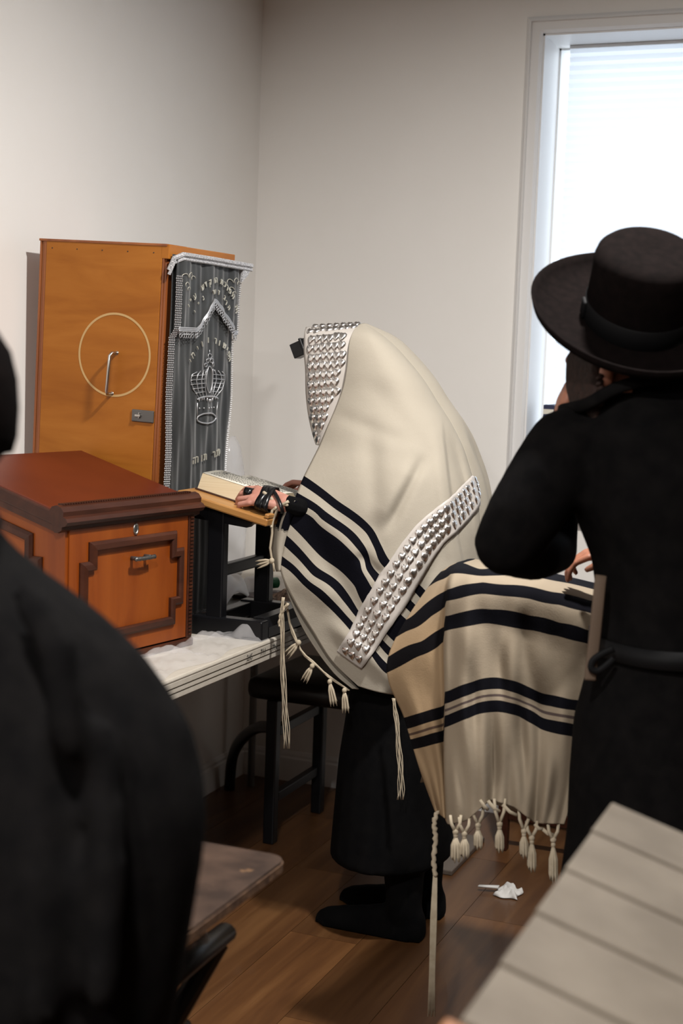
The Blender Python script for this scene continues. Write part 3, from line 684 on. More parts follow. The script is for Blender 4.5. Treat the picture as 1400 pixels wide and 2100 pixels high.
for s_, th in ((-1, 0.046), (1, 0.020)):
    pr_ = prof_page(s_, th)
    ring = pr_ + [(gy + s_ * (hw_ + 0.004 * (th > 0.03)), 0.0045), (gy + s_ * 0.001, 0.0045)]
    blk = build(MB().loft([[onboard(a, y, h) for y, h in ring] for a in (b0, b1)]), 'page_block', 'pageedge', bk)
    build(MB().grid([[onboard(a, y, h + 0.0012) for y, h in pr_] for a in (b0 + 0.0005, b1 - 0.0005)]), 'page', 'paper', blk, smooth=True, solid=0.0006)
    mb = MB()
    for i in range(26):                       # printed lines
        a = b1 - 0.016 - i * 0.0074
        if a < b0 + 0.012: break
        random.seed(i * 7 + s_); u_ = 0.022
        while u_ < hw_ - 0.024:
            l_ = random.uniform(0.005, 0.016); l_ = min(l_, hw_ - 0.020 - u_)
            big = 0.0046 if (i in (1, 2) and u_ > 0.05 and u_ < 0.09) else 0.0026
            hh = lambda q: interp([abs(p[0] - gy) for p in pr_], [p[1] for p in pr_], q) + 0.0022
            mb.add([onboard(a, gy + s_ * u_, hh(u_)), onboard(a, gy + s_ * (u_ + l_), hh(u_ + l_)), onboard(a - big, gy + s_ * (u_ + l_), hh(u_ + l_)), onboard(a - big, gy + s_ * u_, hh(u_))], [(0, 1, 2, 3)])
            u_ += l_ + 0.0035
    build(mb, 'printed_text', 'ink', blk, recalc=False)
# ================================================================== MAN UNDER THE PRAYER SHAWL
YM = 3.50                                     # his middle plane; he faces the left wall
man = thing('person', 'person wrapped in a white striped prayer shawl standing at the book stand', 'person', (-1.22, YM, 0))
def hand(mb, wrist, fwd, side, up, s=1.0, curl=1.0):
    """palm down hand; fwd to the fingers, side to the thumb"""
    W_ = Vector(wrist)
    def q(a, b_, c_): return W_ + fwd * (a * s) + side * (b_ * s) + up * (c_ * s)
    mb.chain([q(-0.05, 0, -0.004), q(0.0, 0, 0)], [0.026 * s, 0.025 * s], 10)
    for b_ in (-0.026, -0.009, 0.009, 0.026):  # metacarpals fuse to the palm
        mb.chain([q(0.0, b_ * 0.55, 0.0), q(0.045, b_ * 0.9, 0.006), q(0.083, b_, 0.004)], [0.017 * s, 0.0155 * s, 0.0125 * s], 10)
    for b_, l_, d_, cv in ((-0.035, 0.78, 0.0, 1.15), (-0.0115, 0.96, 0.003, 1.0), (0.0115, 1.0, 0.003, 0.85), (0.034, 0.92, 0.0, 0.72)):
        k = q(0.084 + d_, b_, 0.004); a1 = R(20 * curl * cv); a2 = R(70 * curl * cv); a3 = R(105 * curl * cv)
        p1 = k + (fwd * math.cos(a1) - up * math.sin(a1)) * (0.042 * l_ * s)
        p2 = p1 + (fwd * math.cos(a2) - up * math.sin(a2)) * (0.026 * l_ * s)
        p3 = p2 + (fwd * math.cos(a3) - up * math.sin(a3)) * (0.019 * l_ * s)
        mb.chain([k, p1, p2, p3], [0.0096 * s, 0.0088 * s, 0.0080 * s, 0.0068 * s], 10)
    mb.chain([q(0.018, 0.024, -0.006), q(0.048, 0.050, -0.012), q(0.075, 0.058, -0.016), q(0.098, 0.056, -0.022)], [0.016 * s, 0.0125 * s, 0.0105 * s, 0.008 * s], 10)
bm_ = MB()
def ring(c, a, b_, n=20, axx=Vector((1, 0, 0)), axy=Vector((0, 1, 0))):
    return [Vector(c) + axx * (a * math.cos(2 * math.pi * k / n)) + axy * (b_ * math.sin(2 * math.pi * k / n)) for k in range(n)]
# long coat
bm_.loft([ring((-1.232, YM, 0.195), 0.162, 0.215), ring((-1.228, YM, 0.45), 0.152, 0.20), ring((-1.21, YM, 0.75), 0.130, 0.185), ring((-1.20, YM, 0.95), 0.130, 0.185), ring((-1.225, YM, 1.10), 0.125, 0.185), ring((-1.262, YM, 1.22), 0.112, 0.160), ring((-1.295, YM, 1.30), 0.09, 0.125), ring((-1.32, YM, 1.345), 0.06, 0.075), ring((-1.355, YM, 1.40), 0.05, 0.055)])
for s_ in (-1, 1):                            # legs and shoes
    y_ = YM + s_ * 0.085
    sh_ = 0.0 if s_ < 0 else 0.045
    bm_.chain([(-1.19, y_, 0.5), (-1.175 , y_, 0.30), (-1.165, y_, 0.12), (-1.165, y_, 0.075)], [0.080, 0.066, 0.050, 0.048])
    bm_.loft([[(x_, y_ + a * w_, h_ * b_) for a, b_ in ((-1, 0.0), (-1, 0.35), (-0.75, 0.8), (-0.3, 1), (0.3, 1), (0.75, 0.8), (1, 0.35), (1, 0.0))] for x_, w_, h_ in ((-1.105 , 0.024, 0.06), (-1.12, 0.034, 0.09), (-1.16, 0.036, 0.10), (-1.21, 0.036, 0.085), (-1.27, 0.041, 0.066), (-1.34, 0.044, 0.052), (-1.385, 0.034, 0.042), (-1.41, 0.016, 0.026))])
# shoulders, arms
WL = Vector((-1.468, 3.238, 1.140)); WR = Vector((-1.500, 3.640, 1.135))
bm_.chain([(-1.275, YM - 0.125, 1.255), (-1.235, YM - 0.145, 1.10), (-1.235, YM - 0.165, 1.03)], [0.056, 0.050, 0.044])
bm_.chain([(-1.235, YM - 0.165, 1.03), (-1.34, YM - 0.195, 1.075), (-1.42, YM - 0.222, 1.115), WL + Vector((0.02, 0.006, -0.004))], [0.044, 0.034, 0.022, 0.021])
bm_.chain([(-1.275, YM + 0.125, 1.255), (-1.235, YM + 0.145, 1.10), (-1.235, YM + 0.165, 1.03)], [0.056, 0.050, 0.044])
bm_.chain([(-1.235, YM + 0.165, 1.03), (-1.35, YM + 0.155, 1.08), WR + Vector((0.03, 0, -0.004))], [0.046, 0.042, 0.030])
# bowed head with brow, nose, mouth, chin, ears and beard
Hm = Matrix.Rotation(R(-24), 4, 'Y'); HC = Vector((-1.402, YM, 1.470))
def hp_(x_, y_, z_): return HC + Hm @ Vector((x_, y_, z_))
bm_.chain([(-1.335, YM, 1.35), hp_(0.03, 0, -0.06)], [0.055, 0.056])
bm_.ball(hp_(0.012, 0, 0.018), (0.092, 0.074, 0.092), Hm.to_3x3())
bm_.ball(hp_(-0.032, 0, -0.040), (0.058, 0.056, 0.072), Hm.to_3x3())
hb = MB()
hb.chain([hp_(-0.090, 0, 0.010), hp_(-0.108, 0, -0.022), hp_(-0.104, 0, -0.034)], [0.009, 0.012, 0.012], 8)
for s_ in (-1, 1):
    hb.ball(hp_(-0.078, s_ * 0.030, 0.008), (0.012, 0.014, 0.010)); hb.chain([hp_(-0.090, s_ * 0.014, 0.026), hp_(-0.080, s_ * 0.046, 0.026)], [0.008, 0.007], 8)
    hb.ball(hp_(0.006, s_ * 0.076, -0.008), (0.018, 0.009, 0.030), Hm.to_3x3())
hb.chain([hp_(-0.090, -0.02, -0.062), hp_(-0.094, 0, -0.062), hp_(-0.090, 0.02, -0.062)], [0.007, 0.008, 0.007], 8)
bm_.v += []
vs_, fs_ = fuse(bm_, 0.010, 5)
full = MB().add(vs_, fs_)
# finer skin for the face features and hands, joined to the same body
hb2 = MB(); hb2.v, hb2.f = hb.v, hb.f
hb2.ball(hp_(-0.032, 0, -0.020), (0.060, 0.058, 0.080), Hm.to_3x3()); hb2.ball(hp_(0.010, 0, 0.016), (0.092, 0.075, 0.092), Hm.to_3x3())
full.add(*fuse(hb2, 0.005, 3))
hnd = MB(); hand(hnd, WL, Vector((-0.985, -0.10, 0.14)).normalized(), Vector((-0.04, 0.86, 0.50)).normalized(), Vector((0.12, -0.50, 0.86)).normalized(), 0.92)
full.add(*fuse(hnd, 0.0026, 3))
hnd = MB(); hand(hnd, WR, Vector((-0.97, 0.05, 0.2)).normalized(), Vector((0, -1, 0.1)).normalized(), Vector((0.15, 0.05, 0.98)).normalized(), 0.92, 0.7)
full.add(*fuse(hnd, 0.0030, 3))
body = build(full, 'body', 'coat', man, smooth=True)
def fm(c_):
    c_ = c_ + Vector((-1.22, YM, 0))
    if c_.x < -1.452 and c_.z > 1.06 and c_.z < 1.25: return 1
    if (c_ - HC).length < 0.155 and c_.z > 1.345: return 1
    return 0
multi(body, ['skin'], fm)
bd_ = MB()
for k in range(7):
    a = (k - 3) / 3; bd_.chain([hp_(-0.060 + 0.02 * abs(a), a * 0.052, -0.070), hp_(-0.095 + 0.03 * abs(a), a * 0.045, -0.125), hp_(-0.090, a * 0.02, -0.175)], [0.018, 0.016, 0.008], 8)
build(MB().add(*fuse(bd_, 0.006, 2)), 'beard', 'hair', man, smooth=True)

# ---- the shawl: near half measured, far half mirrored about his middle plane
rowsP = [  # front edge x, y, half spread | back seam x, y | bulge
 (736, 666, .020, 746, 664, .022), (724, 681, .078, 786, 690, .085), (716, 706, .102, 822, 724, .112), (711, 755, .120, 864, 774, .135),
 (703, 796, .128, 896, 824, .150), (688, 837, .136, 925, 870, .172), (670, 878, .146, 947, 914, .196), (655, 914, .160, 960, 952, .216),
 (638, 948, .185, 971, 992, .236), (622, 980, .210, 979, 1032, .250), (606, 1020, .240, 984, 1076, .260), (593, 1060, .256, 986, 1121, .266),
 (588, 1085, .262, 986, 1166, .270), (581, 1125, .266, 984, 1211, .274), (575, 1170, .270, 976, 1256, .275), (603, 1232, .272, 960, 1300, .274),
 (640, 1292, .270, 935, 1345, .270), (680, 1354, .265, 900, 1388, .264), (735, 1407, .258, 830, 1426, .258)]
NR, NC = 200, 130
GX = np.zeros((NR, NC)); GY = np.zeros((NR, NC)); GB = np.zeros((NR, NC))
for i in range(NR):
    lx, ly, bf, rx, ry, bl = spline(rowsP, i / (NR - 1))
    for j in range(NC):
        g = 1 - (1 - j / (NC - 1)) ** 1.7; gm = 0.42
        b_ = bl * math.sqrt(max(0, 1 - ((g - gm) / (1 - gm)) ** 2)) if g > gm else bl - (bl - bf) * ((gm - g) / gm) ** 2
        GX[i, j] = lx + (rx - lx) * g; GY[i, j] = ly + (ry - ly) * g + 10 * math.sin(math.pi * g) * (i > 190) * 0.4; GB[i, j] = b_
FL = [(905, 860), (908, 900), (915, 960), (921, 1010), (926, 1055), (936, 1100), (946, 1150), (950, 1220)]
def sst(a, b_, x): t_ = np.clip((x - a) / (b_ - a), 0, 1); return t_ * t_ * (3 - 2 * t_)
fx = np.interp(GY, [p[1] for p in FL], [p[0] for p in FL])
damp = np.clip(GB / 0.10, 0, 1)
GB -= 0.020 * sst(-2, 5, GX - fx) * sst(830, 960, GY) * damp
GB += 0.010 * np.exp(-((GX - fx + 14) / 16) ** 2) * sst(830, 960, GY) * damp
fl2 = lambda x0, y0, x1, y1, wd, amp: amp * np.exp(-(((GX - x0) * (y1 - y0) - (GY - y0) * (x1 - x0)) / (math.hypot(x1 - x0, y1 - y0) * wd)) ** 2) * sst(-0.25, 0.15, ((GX - x0) * (x1 - x0) + (GY - y0) * (y1 - y0)) / ((x1 - x0) ** 2 + (y1 - y0) ** 2)) * (1 - sst(0.8, 1.25, ((GX - x0) * (x1 - x0) + (GY - y0) * (y1 - y0)) / ((x1 - x0) ** 2 + (y1 - y0) ** 2)))
for a in ((700, 855, 830, 905, 16, -.004), (860, 955, 800, 1075, 12, -.014), (845, 965, 770, 1060, 26, .010), (760, 900, 775, 1120, 22, -.009), (800, 760, 880, 900, 24, .003),
          (770, 800, 900, 950, 22, -.003), (640, 1040, 740, 1150, 22, .008), (740, 1140, 780, 1180, 14, -.012), (610, 1180, 680, 1230, 26, .010), (650, 1120, 760, 1290, 20, -.007), (690, 1290, 800, 1390, 16, .010), (860, 1130, 800, 1300, 18, .009), (890, 1150, 830, 1330, 14, -.008), (930, 900, 965, 1060, 10, -.010), (952, 900, 975, 1060, 8, .008)):
    GB += fl2(*a) * damp
# weave coordinate across the stripes
def c6(x, y): return (x / 2.917 + 540, y / 2.917 + 960)
SP = []
def sl_(val, pts):
    for p in pts: SP.append((c6(*p), val))
sl_(0, [(260, 50), (450, 192), (640, 340), (700, 440), (760, 550), (940, 695), (985, 740)])
sl_(1, [(235, 97), (430, 240), (625, 390), (675, 490), (730, 590), (905, 735), (950, 785)])
sl_(2, [(215, 150), (400, 275), (590, 440), (640, 560), (700, 635), (880, 785), (920, 825)])
sl_(3, [(188, 198), (340, 300), (560, 480), (610, 600), (670, 680), (845, 825), (890, 870)])
sl_(3.7, [(170, 232), (310, 295), (450, 415), (590, 560), (645, 705), (818, 862), (868, 905)])
sl_(6, [(140, 300), (330, 500), (560, 700), (600, 800), (735, 975), (785, 1030)])
sl_(7, [(120, 380), (300, 560), (500, 730), (575, 855), (705, 1012), (765, 1068)])
sl_(8, [(113, 440), (300, 640), (480, 790), (555, 885), (690, 1040), (740, 1108)])
sl_(9, [(100, 508), (190, 580), (350, 720), (460, 830), (535, 912), (665, 1085), (738, 1160)])
sl_(10, [(95, 572), (200, 650), (340, 780), (505, 950), (645, 1110), (735, 1228)])
for p, v_ in (((740, 664), -16), ((900, 815), -14), ((655, 914), -4), ((700, 800), -9), ((975, 950), -9), ((985, 1100), -5), ((860, 1000), -6), ((640, 1300), 14), ((735, 1410), 15), ((830, 1425), 13.5), ((575, 1175), 11.2), ((985, 1210), -1.5), ((960, 1290), 2.5), ((760, 900), -6)): SP.append((p, v_))
wf = tps([p for p, _ in SP], [v_ for _, v_ in SP])
WV = wf(np.stack([GX.ravel(), GY.ravel()], 1)).reshape(NR, NC)
near = [[on(GX[i, j], GY[i, j], 1, YM - GB[i, j]) for j in range(NC)] for i in range(NR)]
mb = MB().grid(near); wv = list(WV.ravel())
mir = [[Vector((p.x, 2 * YM - p.y, p.z)) for p in r_] for r_ in near]
mb.grid(mir); wv += list(WV.ravel())
bmx = bmesh.new()
shawl = build(mb, 'prayer_shawl', 'tallit', man, smooth=True, weave=wv, solid=0.003, label='white wool prayer shawl with black stripes')
# lookup: seen place -> point and normal of the near half
NP = np.stack([GX.ravel(), GY.ravel()], 1); NW = np.array([tuple(p) for r_ in near for p in r_])
def surf(px, py):
    d2 = ((NP - (px, py)) ** 2).sum(1); k = np.argpartition(d2, 6)[:6]; w_ = 1 / (d2[k] + 1.0)
    return Vector((NW[k] * w_[:, None]).sum(0) / w_.sum())
def frame(fn, px, py, d=7):
    p = fn(px, py); ex = fn(px + d, py) - fn(px - d, py); ey = fn(px, py - d) - fn(px, py + d)
    n_ = ex.cross(ey)
    if n_.length < 1e-9: n_ = -_f.copy()
    n_.normalize()
    if n_.dot(CAMPOS - p) < 0: n_ = -n_
    return p, n_
inner_l = [(575, 1165), (586, 1205), (602, 1248), (622, 1290), (645, 1328), (668, 1360), (692, 1388), (722, 1412)]
inner_r = [(596, 1160), (612, 1195), (628, 1232), (652, 1272), (678, 1312), (704, 1346), (730, 1380), (752, 1415)]
rows, wv = [], []
for i in range(40):
    a = spline(inner_l, i / 39); b_ = spline(inner_r, i / 39); rr_ = []
    for j in range(14):
        t_ = j / 13; y_ = YM - 0.245 + 0.035 * t_; rr_.append(on(a[0] + (b_[0] - a[0]) * t_, a[1] + (b_[1] - a[1]) * t_, 1, y_))
        wv.append(4.5 if 0.42 < t_ else 12)
    rows.append(rr_)
build(MB().grid(rows), 'inner_layer', 'tallit', shawl, smooth=True, weave=wv, solid=0.003)
# turned-back corner round the wrist
cl = [(600, 1026), (578, 1040), (566, 1062), (558, 1095), (556, 1130), (567, 1172)]
cr_ = [(612, 1028), (604, 1048), (597, 1066), (591, 1088), (583, 1125), (576, 1172)]
rows, wv = [], []
for i in range(30):
    a = spline(cl, i / 29); b_ = spline(cr_, i / 29); rr_ = []
    for j in range(12):
        t_ = j / 11; rr_.append(on(a[0] + (b_[0] - a[0]) * t_, a[1] + (b_[1] - a[1]) * t_, 1, YM - 0.262 - 0.022 * math.sin(math.pi * t_) + 0.02 * (1 - t_)))
        wv.append(4.5 if (i < 15 + 3 * t_ and not (0.42 < t_ < 0.54) and t_ > 0.10) else 12)
    rows.append(rr_)
build(MB().grid(rows), 'turned_corner', 'tallit', shawl, smooth=True, weave=wv, solid=0.003)
# hood facing (satin collar) with stamped silver leaves
hoodP = [(627, 672, .022, 741, 665, .022), (624, 684, .084, 736, 684, .080), (623, 718, .104, 730, 715, .100), (626, 760, .110, 724, 758, .114), (627, 806, .110, 716, 800, .120), (632, 850, .106, 702, 840, .127), (640, 886, .104, 684, 882, .136), (648, 912, .110, 664, 916, .150)]
hr, HXY, HWp = [], [], []
for i in range(46):
    lx, ly, bf, rx, ry, bl = spline(hoodP, i / 45); rr_ = []
    for j in range(24):
        t_ = j / 23; b_ = bf + (bl - bf) * t_ + 0.010 * math.sin(math.pi * t_)
        p = on(lx + (rx - lx) * t_, ly + (ry - ly) * t_, 1, YM - b_ + 0.006); rr_.append(p); HXY.append((lx + (rx - lx) * t_, ly + (ry - ly) * t_)); HWp.append(tuple(p))
    hr.append(rr_)
mb = MB().grid(hr); mb.grid([[Vector((p.x, 2 * YM - p.y, p.z)) for p in r_] for r_ in hr])
build(mb, 'hood_facing', 'satin', shawl, smooth=True, solid=0.003)
HXY = np.array(HXY); HWp = np.array(HWp)
def hsurf(px, py):
    d2 = ((HXY - (px, py)) ** 2).sum(1); k = np.argpartition(d2, 5)[:5]; w_ = 1 / (d2[k] + 1.0)
    return Vector((HWp[k] * w_[:, None]).sum(0) / w_.sum())
# one leaf: heart shaped dome with a pressed midrib
out = [(0, 0.50), (0.28, 0.56), (0.50, 0.36), (0.50, 0.08), (0.30, -0.28), (0, -0.62), (-0.30, -0.28), (-0.50, 0.08), (-0.50, 0.36), (-0.28, 0.56)]
lv = [Vector((x_, y_, 0)) for x_, y_ in out] + [Vector((x_ * 0.86, y_ * 0.86, 0.18)) for x_, y_ in out] + [Vector((x_ * 0.46, y_ * 0.5 + 0.02, 0.40)) for x_, y_ in out]
lv[20].z = 0.22; lv[25].z = 0.22
lf = []
for r_ in range(2):
    for k in range(10): lf.append((r_ * 10 + k, r_ * 10 + (k + 1) % 10, r_ * 10 + 10 + (k + 1) % 10, r_ * 10 + 10 + k))
lv.append(Vector((0, 0.05, 0.24))); lf += [(20 + k, 20 + (k + 1) % 10, 30) for k in range(10)]
leaf = bpy.data.meshes.new('silver_leaf'); leaf.from_pydata([tuple(v) for v in lv], [], lf); leaf.materials.append(MT['silver'])
leaf.polygons.foreach_set('use_smooth', [True] * len(leaf.polygons))
invm = rootm(man).inverted()
def put_leaf(fn, px, py, size, rot=0.0, lift=0.002):
    p, n_ = frame(fn, px, py)
    up_ = Vector((0, 0, 1)) - n_ * n_.z
    if up_.length < 0.2: up_ = -_f - n_ * (-_f).dot(n_)
    up_.normalize(); rt = up_.cross(n_).normalized(); up_ = n_.cross(rt)
    q = Matrix((rt, up_, n_)).transposed().to_4x4() @ Matrix.Rotation(rot, 4, 'Z') @ Matrix.Diagonal((size, size, size * 0.6, 1))
    q.translation = p + n_ * lift
    inst(leaf, 'silver_leaf', shawl, invm @ q)
random.seed(5)
ly_ = [681, 697, 716, 735, 753, 772, 790, 808, 825, 842, 858, 874, 890, 904]
for i, y_ in enumerate(ly_):
    x0 = interp([681, 808, 860, 911], [636, 637, 641, 652], y_); x1 = interp([676, 697, 754, 790, 833, 876, 911], [728, 713, 706, 698, 681, 664, 654], y_)
    x_ = x0 + (3 if i % 2 else 0)
    while x_ < x1:
        put_leaf(hsurf, x_, y_ - (x_ - x0) * 0.10 + random.uniform(-1, 1), 0.0215 * random.uniform(0.95, 1.05), random.uniform(-0.15, 0.15), 0.0025)
        x_ += 12.6
for k in range(7): put_leaf(hsurf, 645 + 14.5 * k, 671 - 0.7 * k, 0.019, 0, 0.004)
# second silver band hanging down the back and side
bandC = [(718, 1352, 31), (745, 1312, 33), (770, 1268, 36), (800, 1218, 37), (830, 1168, 35), (858, 1124, 34), (886, 1090, 33), (915, 1064, 31), (940, 1040, 29), (962, 1014, 26), (980, 990, 22)]
rows, BXY, BWp = [], [], []
for i in range(90):
    cx_, cy_, hw2 = spline(bandC, i / 89); a = spline(bandC, max(0, i / 89 - 0.02)); b_ = spline(bandC, min(1, i / 89 + 0.02))
    d_ = Vector((b_[0] - a[0], b_[1] - a[1])); d_.normalize(); nn = Vector((-d_.y, d_.x)); rr_ = []
    for j in range(13):
        s_ = (j / 12 - 0.5) * 2 * hw2; px, py = cx_ + nn.x * s_, cy_ + nn.y * s_
        p, n_ = frame(surf, px, py, 10); p = p + n_ * 0.007; rr_.append(p); BXY.append((px, py)); BWp.append(tuple(p))
    rows.append(rr_)
build(MB().grid(rows), 'silver_band', 'satin', shawl, smooth=True, solid=0.003)
BXY = np.array(BXY); BWp = np.array(BWp)
def bsurf(px, py):
    d2 = ((BXY - (px, py)) ** 2).sum(1); k = np.argpartition(d2, 5)[:5]; w_ = 1 / (d2[k] + 1.0)
    return Vector((BWp[k] * w_[:, None]).sum(0) / w_.sum())
nb = 27
for i in range(nb):
    t_ = 0.035 + 0.955 * i / (nb - 1)
    cx_, cy_, hw2 = spline(bandC, t_); a = spline(bandC, max(0, t_ - 0.02)); b_ = spline(bandC, min(1, t_ + 0.02))
    d_ = Vector((b_[0] - a[0], b_[1] - a[1])); d_.normalize(); nn = Vector((-d_.y, d_.x))
    for c_ in ((-0.52, 0, 0.52) if i % 2 == 0 else (-0.52, 0, 0.52)):
        q = c_ * hw2; sh_ = 5.5 * (c_ / 0.52)
        put_leaf(bsurf, cx_ + nn.x * q + d_.x * sh_ * 0.3, cy_ + nn.y * q + d_.y * sh_ * 0.3, 0.0205 * min(1, hw2 / 30) * random.uniform(0.95, 1.05), random.uniform(-0.2, 0.2), 0.002)
# fringes ---------------------------------------------------------------
def cord(pts, y_, rad, name='tassel', m_='wool', parent=shawl, strands=1, spread=0.0):
    mb = MB()
    for s_ in range(strands):
        P = []
        for i in range(14):
            q = spline(pts, i / 13); k = (s_ - (strands - 1) / 2) * spread * (0.3 + 0.7 * i / 13)
            P.append(on(q[0] + k + 1.2 * math.sin(i * 1.7 + s_ * 2), q[1], 1, (y_ if not callable(y_) else y_(i / 13)) - 0.002 * math.sin(i * 2.1 + s_)))
        mb.tube(P, [rad * (1.0 - 0.35 * (i / 13)) for i in range(14)], 6)
    return build(mb, name, m_, parent, smooth=True)
def tuft(p0, p1, y_, w_=0.006, knot=True):
    """a knotted tassel: knot, then flared threads"""
    mb = MB(); A = on(*p0, 1, y_); B_ = on(*p1, 1, y_); d_ = B_ - A
    if knot: mb.ball(A, (w_ * 1.1, w_ * 1.1, w_ * 1.2), seg=10, rings_=6)
    sd = d_.cross(Vector((0, 1, 0))).normalized()
    for k in range(7):
        a = (k - 3) / 3; off_ = sd * (a * w_ * 1.3) + Vector((0, (k % 3 - 1) * w_ * 0.7, 0))
        mb.tube([A, A + d_ * 0.35 + off_ * 0.7, A + d_ * 0.75 + off_, A + d_ * (1.0 - 0.08 * (k % 3)) + off_ * (1.1 + 0.3 * (k % 2))], [w_ * 0.42, w_ * 0.5, w_ * 0.36, w_ * 0.12], 5)
    return build(mb, 'tassel', 'wool', shawl, smooth=True)
YT = YM - 0.285
cord([(592, 1028), (572, 1040), (562, 1060), (557, 1090), (555, 1130), (562, 1172)], YT, 0.0042, 'edge_cord')
cord([(540, 1010), (556, 1024), (568, 1034), (590, 1036)], YT, 0.005, 'edge_cord')
cord([(566, 1040), (556, 1052), (552, 1068), (556, 1082)], YT - 0.004, 0.0045, 'edge_cord')
tuft((553, 1068), (513, 1066), YT, 0.0065); tuft((557, 1150), (527, 1158), YT, 0.0065)
cord([(580, 1225), (578, 1260), (579, 1330), (582, 1420), (586, 1480), (588, 1535)], YT, 0.0016, 'tzitzit_cord', strands=5, spread=3.2)
cord([(590, 1238), (575, 1262), (572, 1285)], YT, 0.0045, 'edge_cord')
cord([(586, 1235), (598, 1290), (618, 1335), (648, 1364), (680, 1392), (716, 1416)], YT + 0.03, 0.0032, 'edge_cord', strands=2, spread=3)
tuft((612, 1318), (588, 1345), YT + 0.02, 0.0065); tuft((640, 1366), (624, 1398), YT + 0.02, 0.006); tuft((676, 1398), (686, 1448), YT + 0.02, 0.0058); tuft((706, 1416), (710, 1462), YT + 0.02, 0.0058)
cord([(806, 1432), (812, 1470), (818, 1540), (822, 1600), (821, 1640)], YM - 0.24, 0.0016, 'tzitzit_cord', strands=5, spread=3.4)
# head and hand phylacteries
hx_ = on(617, 716, 1, YM)
tm_ = Matrix.Translation(hx_) @ Matrix.Rotation(R(-24), 4, 'Y')
build(MB().box((-0.020, -0.020, -0.020), (0.026, 0.020, 0.020), tm_, ch=0.002).box((0.012, -0.028, -0.026), (0.020, 0.028, 0.024), tm_, ch=0.002), 'phylactery_box', 'leather', man, label='black leather box on the forehead')
def wrap(c_, ax1, ax2, fw, a, b_, wid, name):
    n = 36; rows = []
    for s_ in (-0.5, 0.5):
        rows.append([Vector(c_) + ax1 * (a * math.cos(2 * math.pi * k / n)) + ax2 * (b_ * math.sin(2 * math.pi * k / n)) + fw * (s_ * wid) for k in range(n + 1)])
    return build(MB().grid(rows), name, 'leather', man, smooth=True, solid=0.0018, label='shiny black leather strap wound round the hand')
fw = Vector((-0.985, -0.10, 0.14)).normalized(); sd = Vector((-0.04, 0.86, 0.50)).normalized(); up = Vector((0.12, -0.50, 0.86)).normalized()
for a, tw in ((0.036, 0.0), (0.052, 0.12), (0.046, -0.25)):
    s2 = (sd * math.cos(tw) + fw * math.sin(tw)); wrap(WL + fw * (a * 0.92) + up * 0.003, s2, up, (fw * math.cos(tw) - sd * math.sin(tw)), 0.0445, 0.0225, 0.017, 'hand_strap')
s2 = (sd * math.cos(0.7) + fw * math.sin(0.7)); wrap(WL + fw * 0.018 + up * 0.002, s2, up, (fw * math.cos(0.7) - sd * math.sin(0.7)), 0.046, 0.0225, 0.009, 'hand_strap')
kk = WL + fw * 0.094 + sd * 0.009 + up * 0.002
wrap(kk, sd, up, fw, 0.0125, 0.0125, 0.022, 'finger_strap')
# ================================================================== LECTERN UNDER THE SECOND SHAWL
lc = thing('lectern', 'lectern hidden under the draped striped shawl beside the person in the hat', 'lectern', (-0.62, 3.0, 0))
lm = Matrix.Translation((-0.885, 0, 1.045)) @ Matrix.Rotation(R(9), 4, 'Y')
build(MB().box((0.0, 2.84, -0.022), (0.50, 3.20, 0.0), lm, ch=0.004), 'desk_top', 'boxdark', lc)
build(MB().box((0.482, 2.84, 0.0), (0.50, 3.20, 0.02), lm, ch=0.003), 'book_lip', 'boxdark', lc)
build(MB().box((-0.56, 2.97, 0.03), (-0.48, 3.07, 0.955), ch=0.004), 'post', 'boxdark', lc)
build(MB().box((-0.70, 2.84, 0.0), (-0.34, 3.20, 0.03), ch=0.006), 'base', 'boxdark', lc)
# ---- the shawl thrown over it
gridC = {  # column position: six rows of (x, y, depth)
 0.00: [(958, 1148, 3.22), (893, 1186, 3.06), (795, 1352, 3.02), (830, 1475, 3.01), (862, 1580, 3.01), (893, 1665, 3.01)],
 0.12: [(965, 1147, 3.22), (908, 1180, 3.02), (858, 1325, 2.98), (872, 1455, 2.98), (886, 1565, 2.98), (905, 1672, 2.98)],
 0.22: [(972, 1147, 3.22), (922, 1178, 2.99), (908, 1302, 2.97), (910, 1440, 2.97), (910, 1560, 2.97), (914, 1680, 2.97)],
 0.24: [(976, 1148, 3.22), (928, 1178, 2.95), (914, 1294, 2.915), (914, 1432, 2.91), (912, 1560, 2.91), (918, 1692, 2.91)],
 0.34: [(995, 1150, 3.20), (965, 1178, 2.92), (958, 1288, 2.885), (955, 1412, 2.88), (950, 1545, 2.88), (958, 1682, 2.88)],
 0.50: [(1030, 1155, 3.18), (1020, 1185, 2.90), (1020, 1290, 2.88), (1015, 1400, 2.875), (1010, 1530, 2.87), (1005, 1640, 2.87)],
 0.64: [(1085, 1166, 3.12), (1075, 1198, 2.89), (1070, 1308, 2.885), (1065, 1420, 2.88), (1060, 1545, 2.88), (1055, 1655, 2.88)],
 0.78: [(1150, 1180, 3.06), (1138, 1217, 2.87), (1128, 1335, 2.86), (1116, 1452, 2.86), (1108, 1575, 2.86), (1096, 1688, 2.86)],
 1.00: [(1275, 1210, 3.02), (1258, 1265, 2.86), (1250, 1372, 2.86), (1225, 1482, 2.86), (1190, 1590, 2.86), (1156, 1690, 2.86)]}
cu_ = sorted(gridC); NRr, NCc = 120, 150
PXX = np.zeros((NRr, NCc, 3))
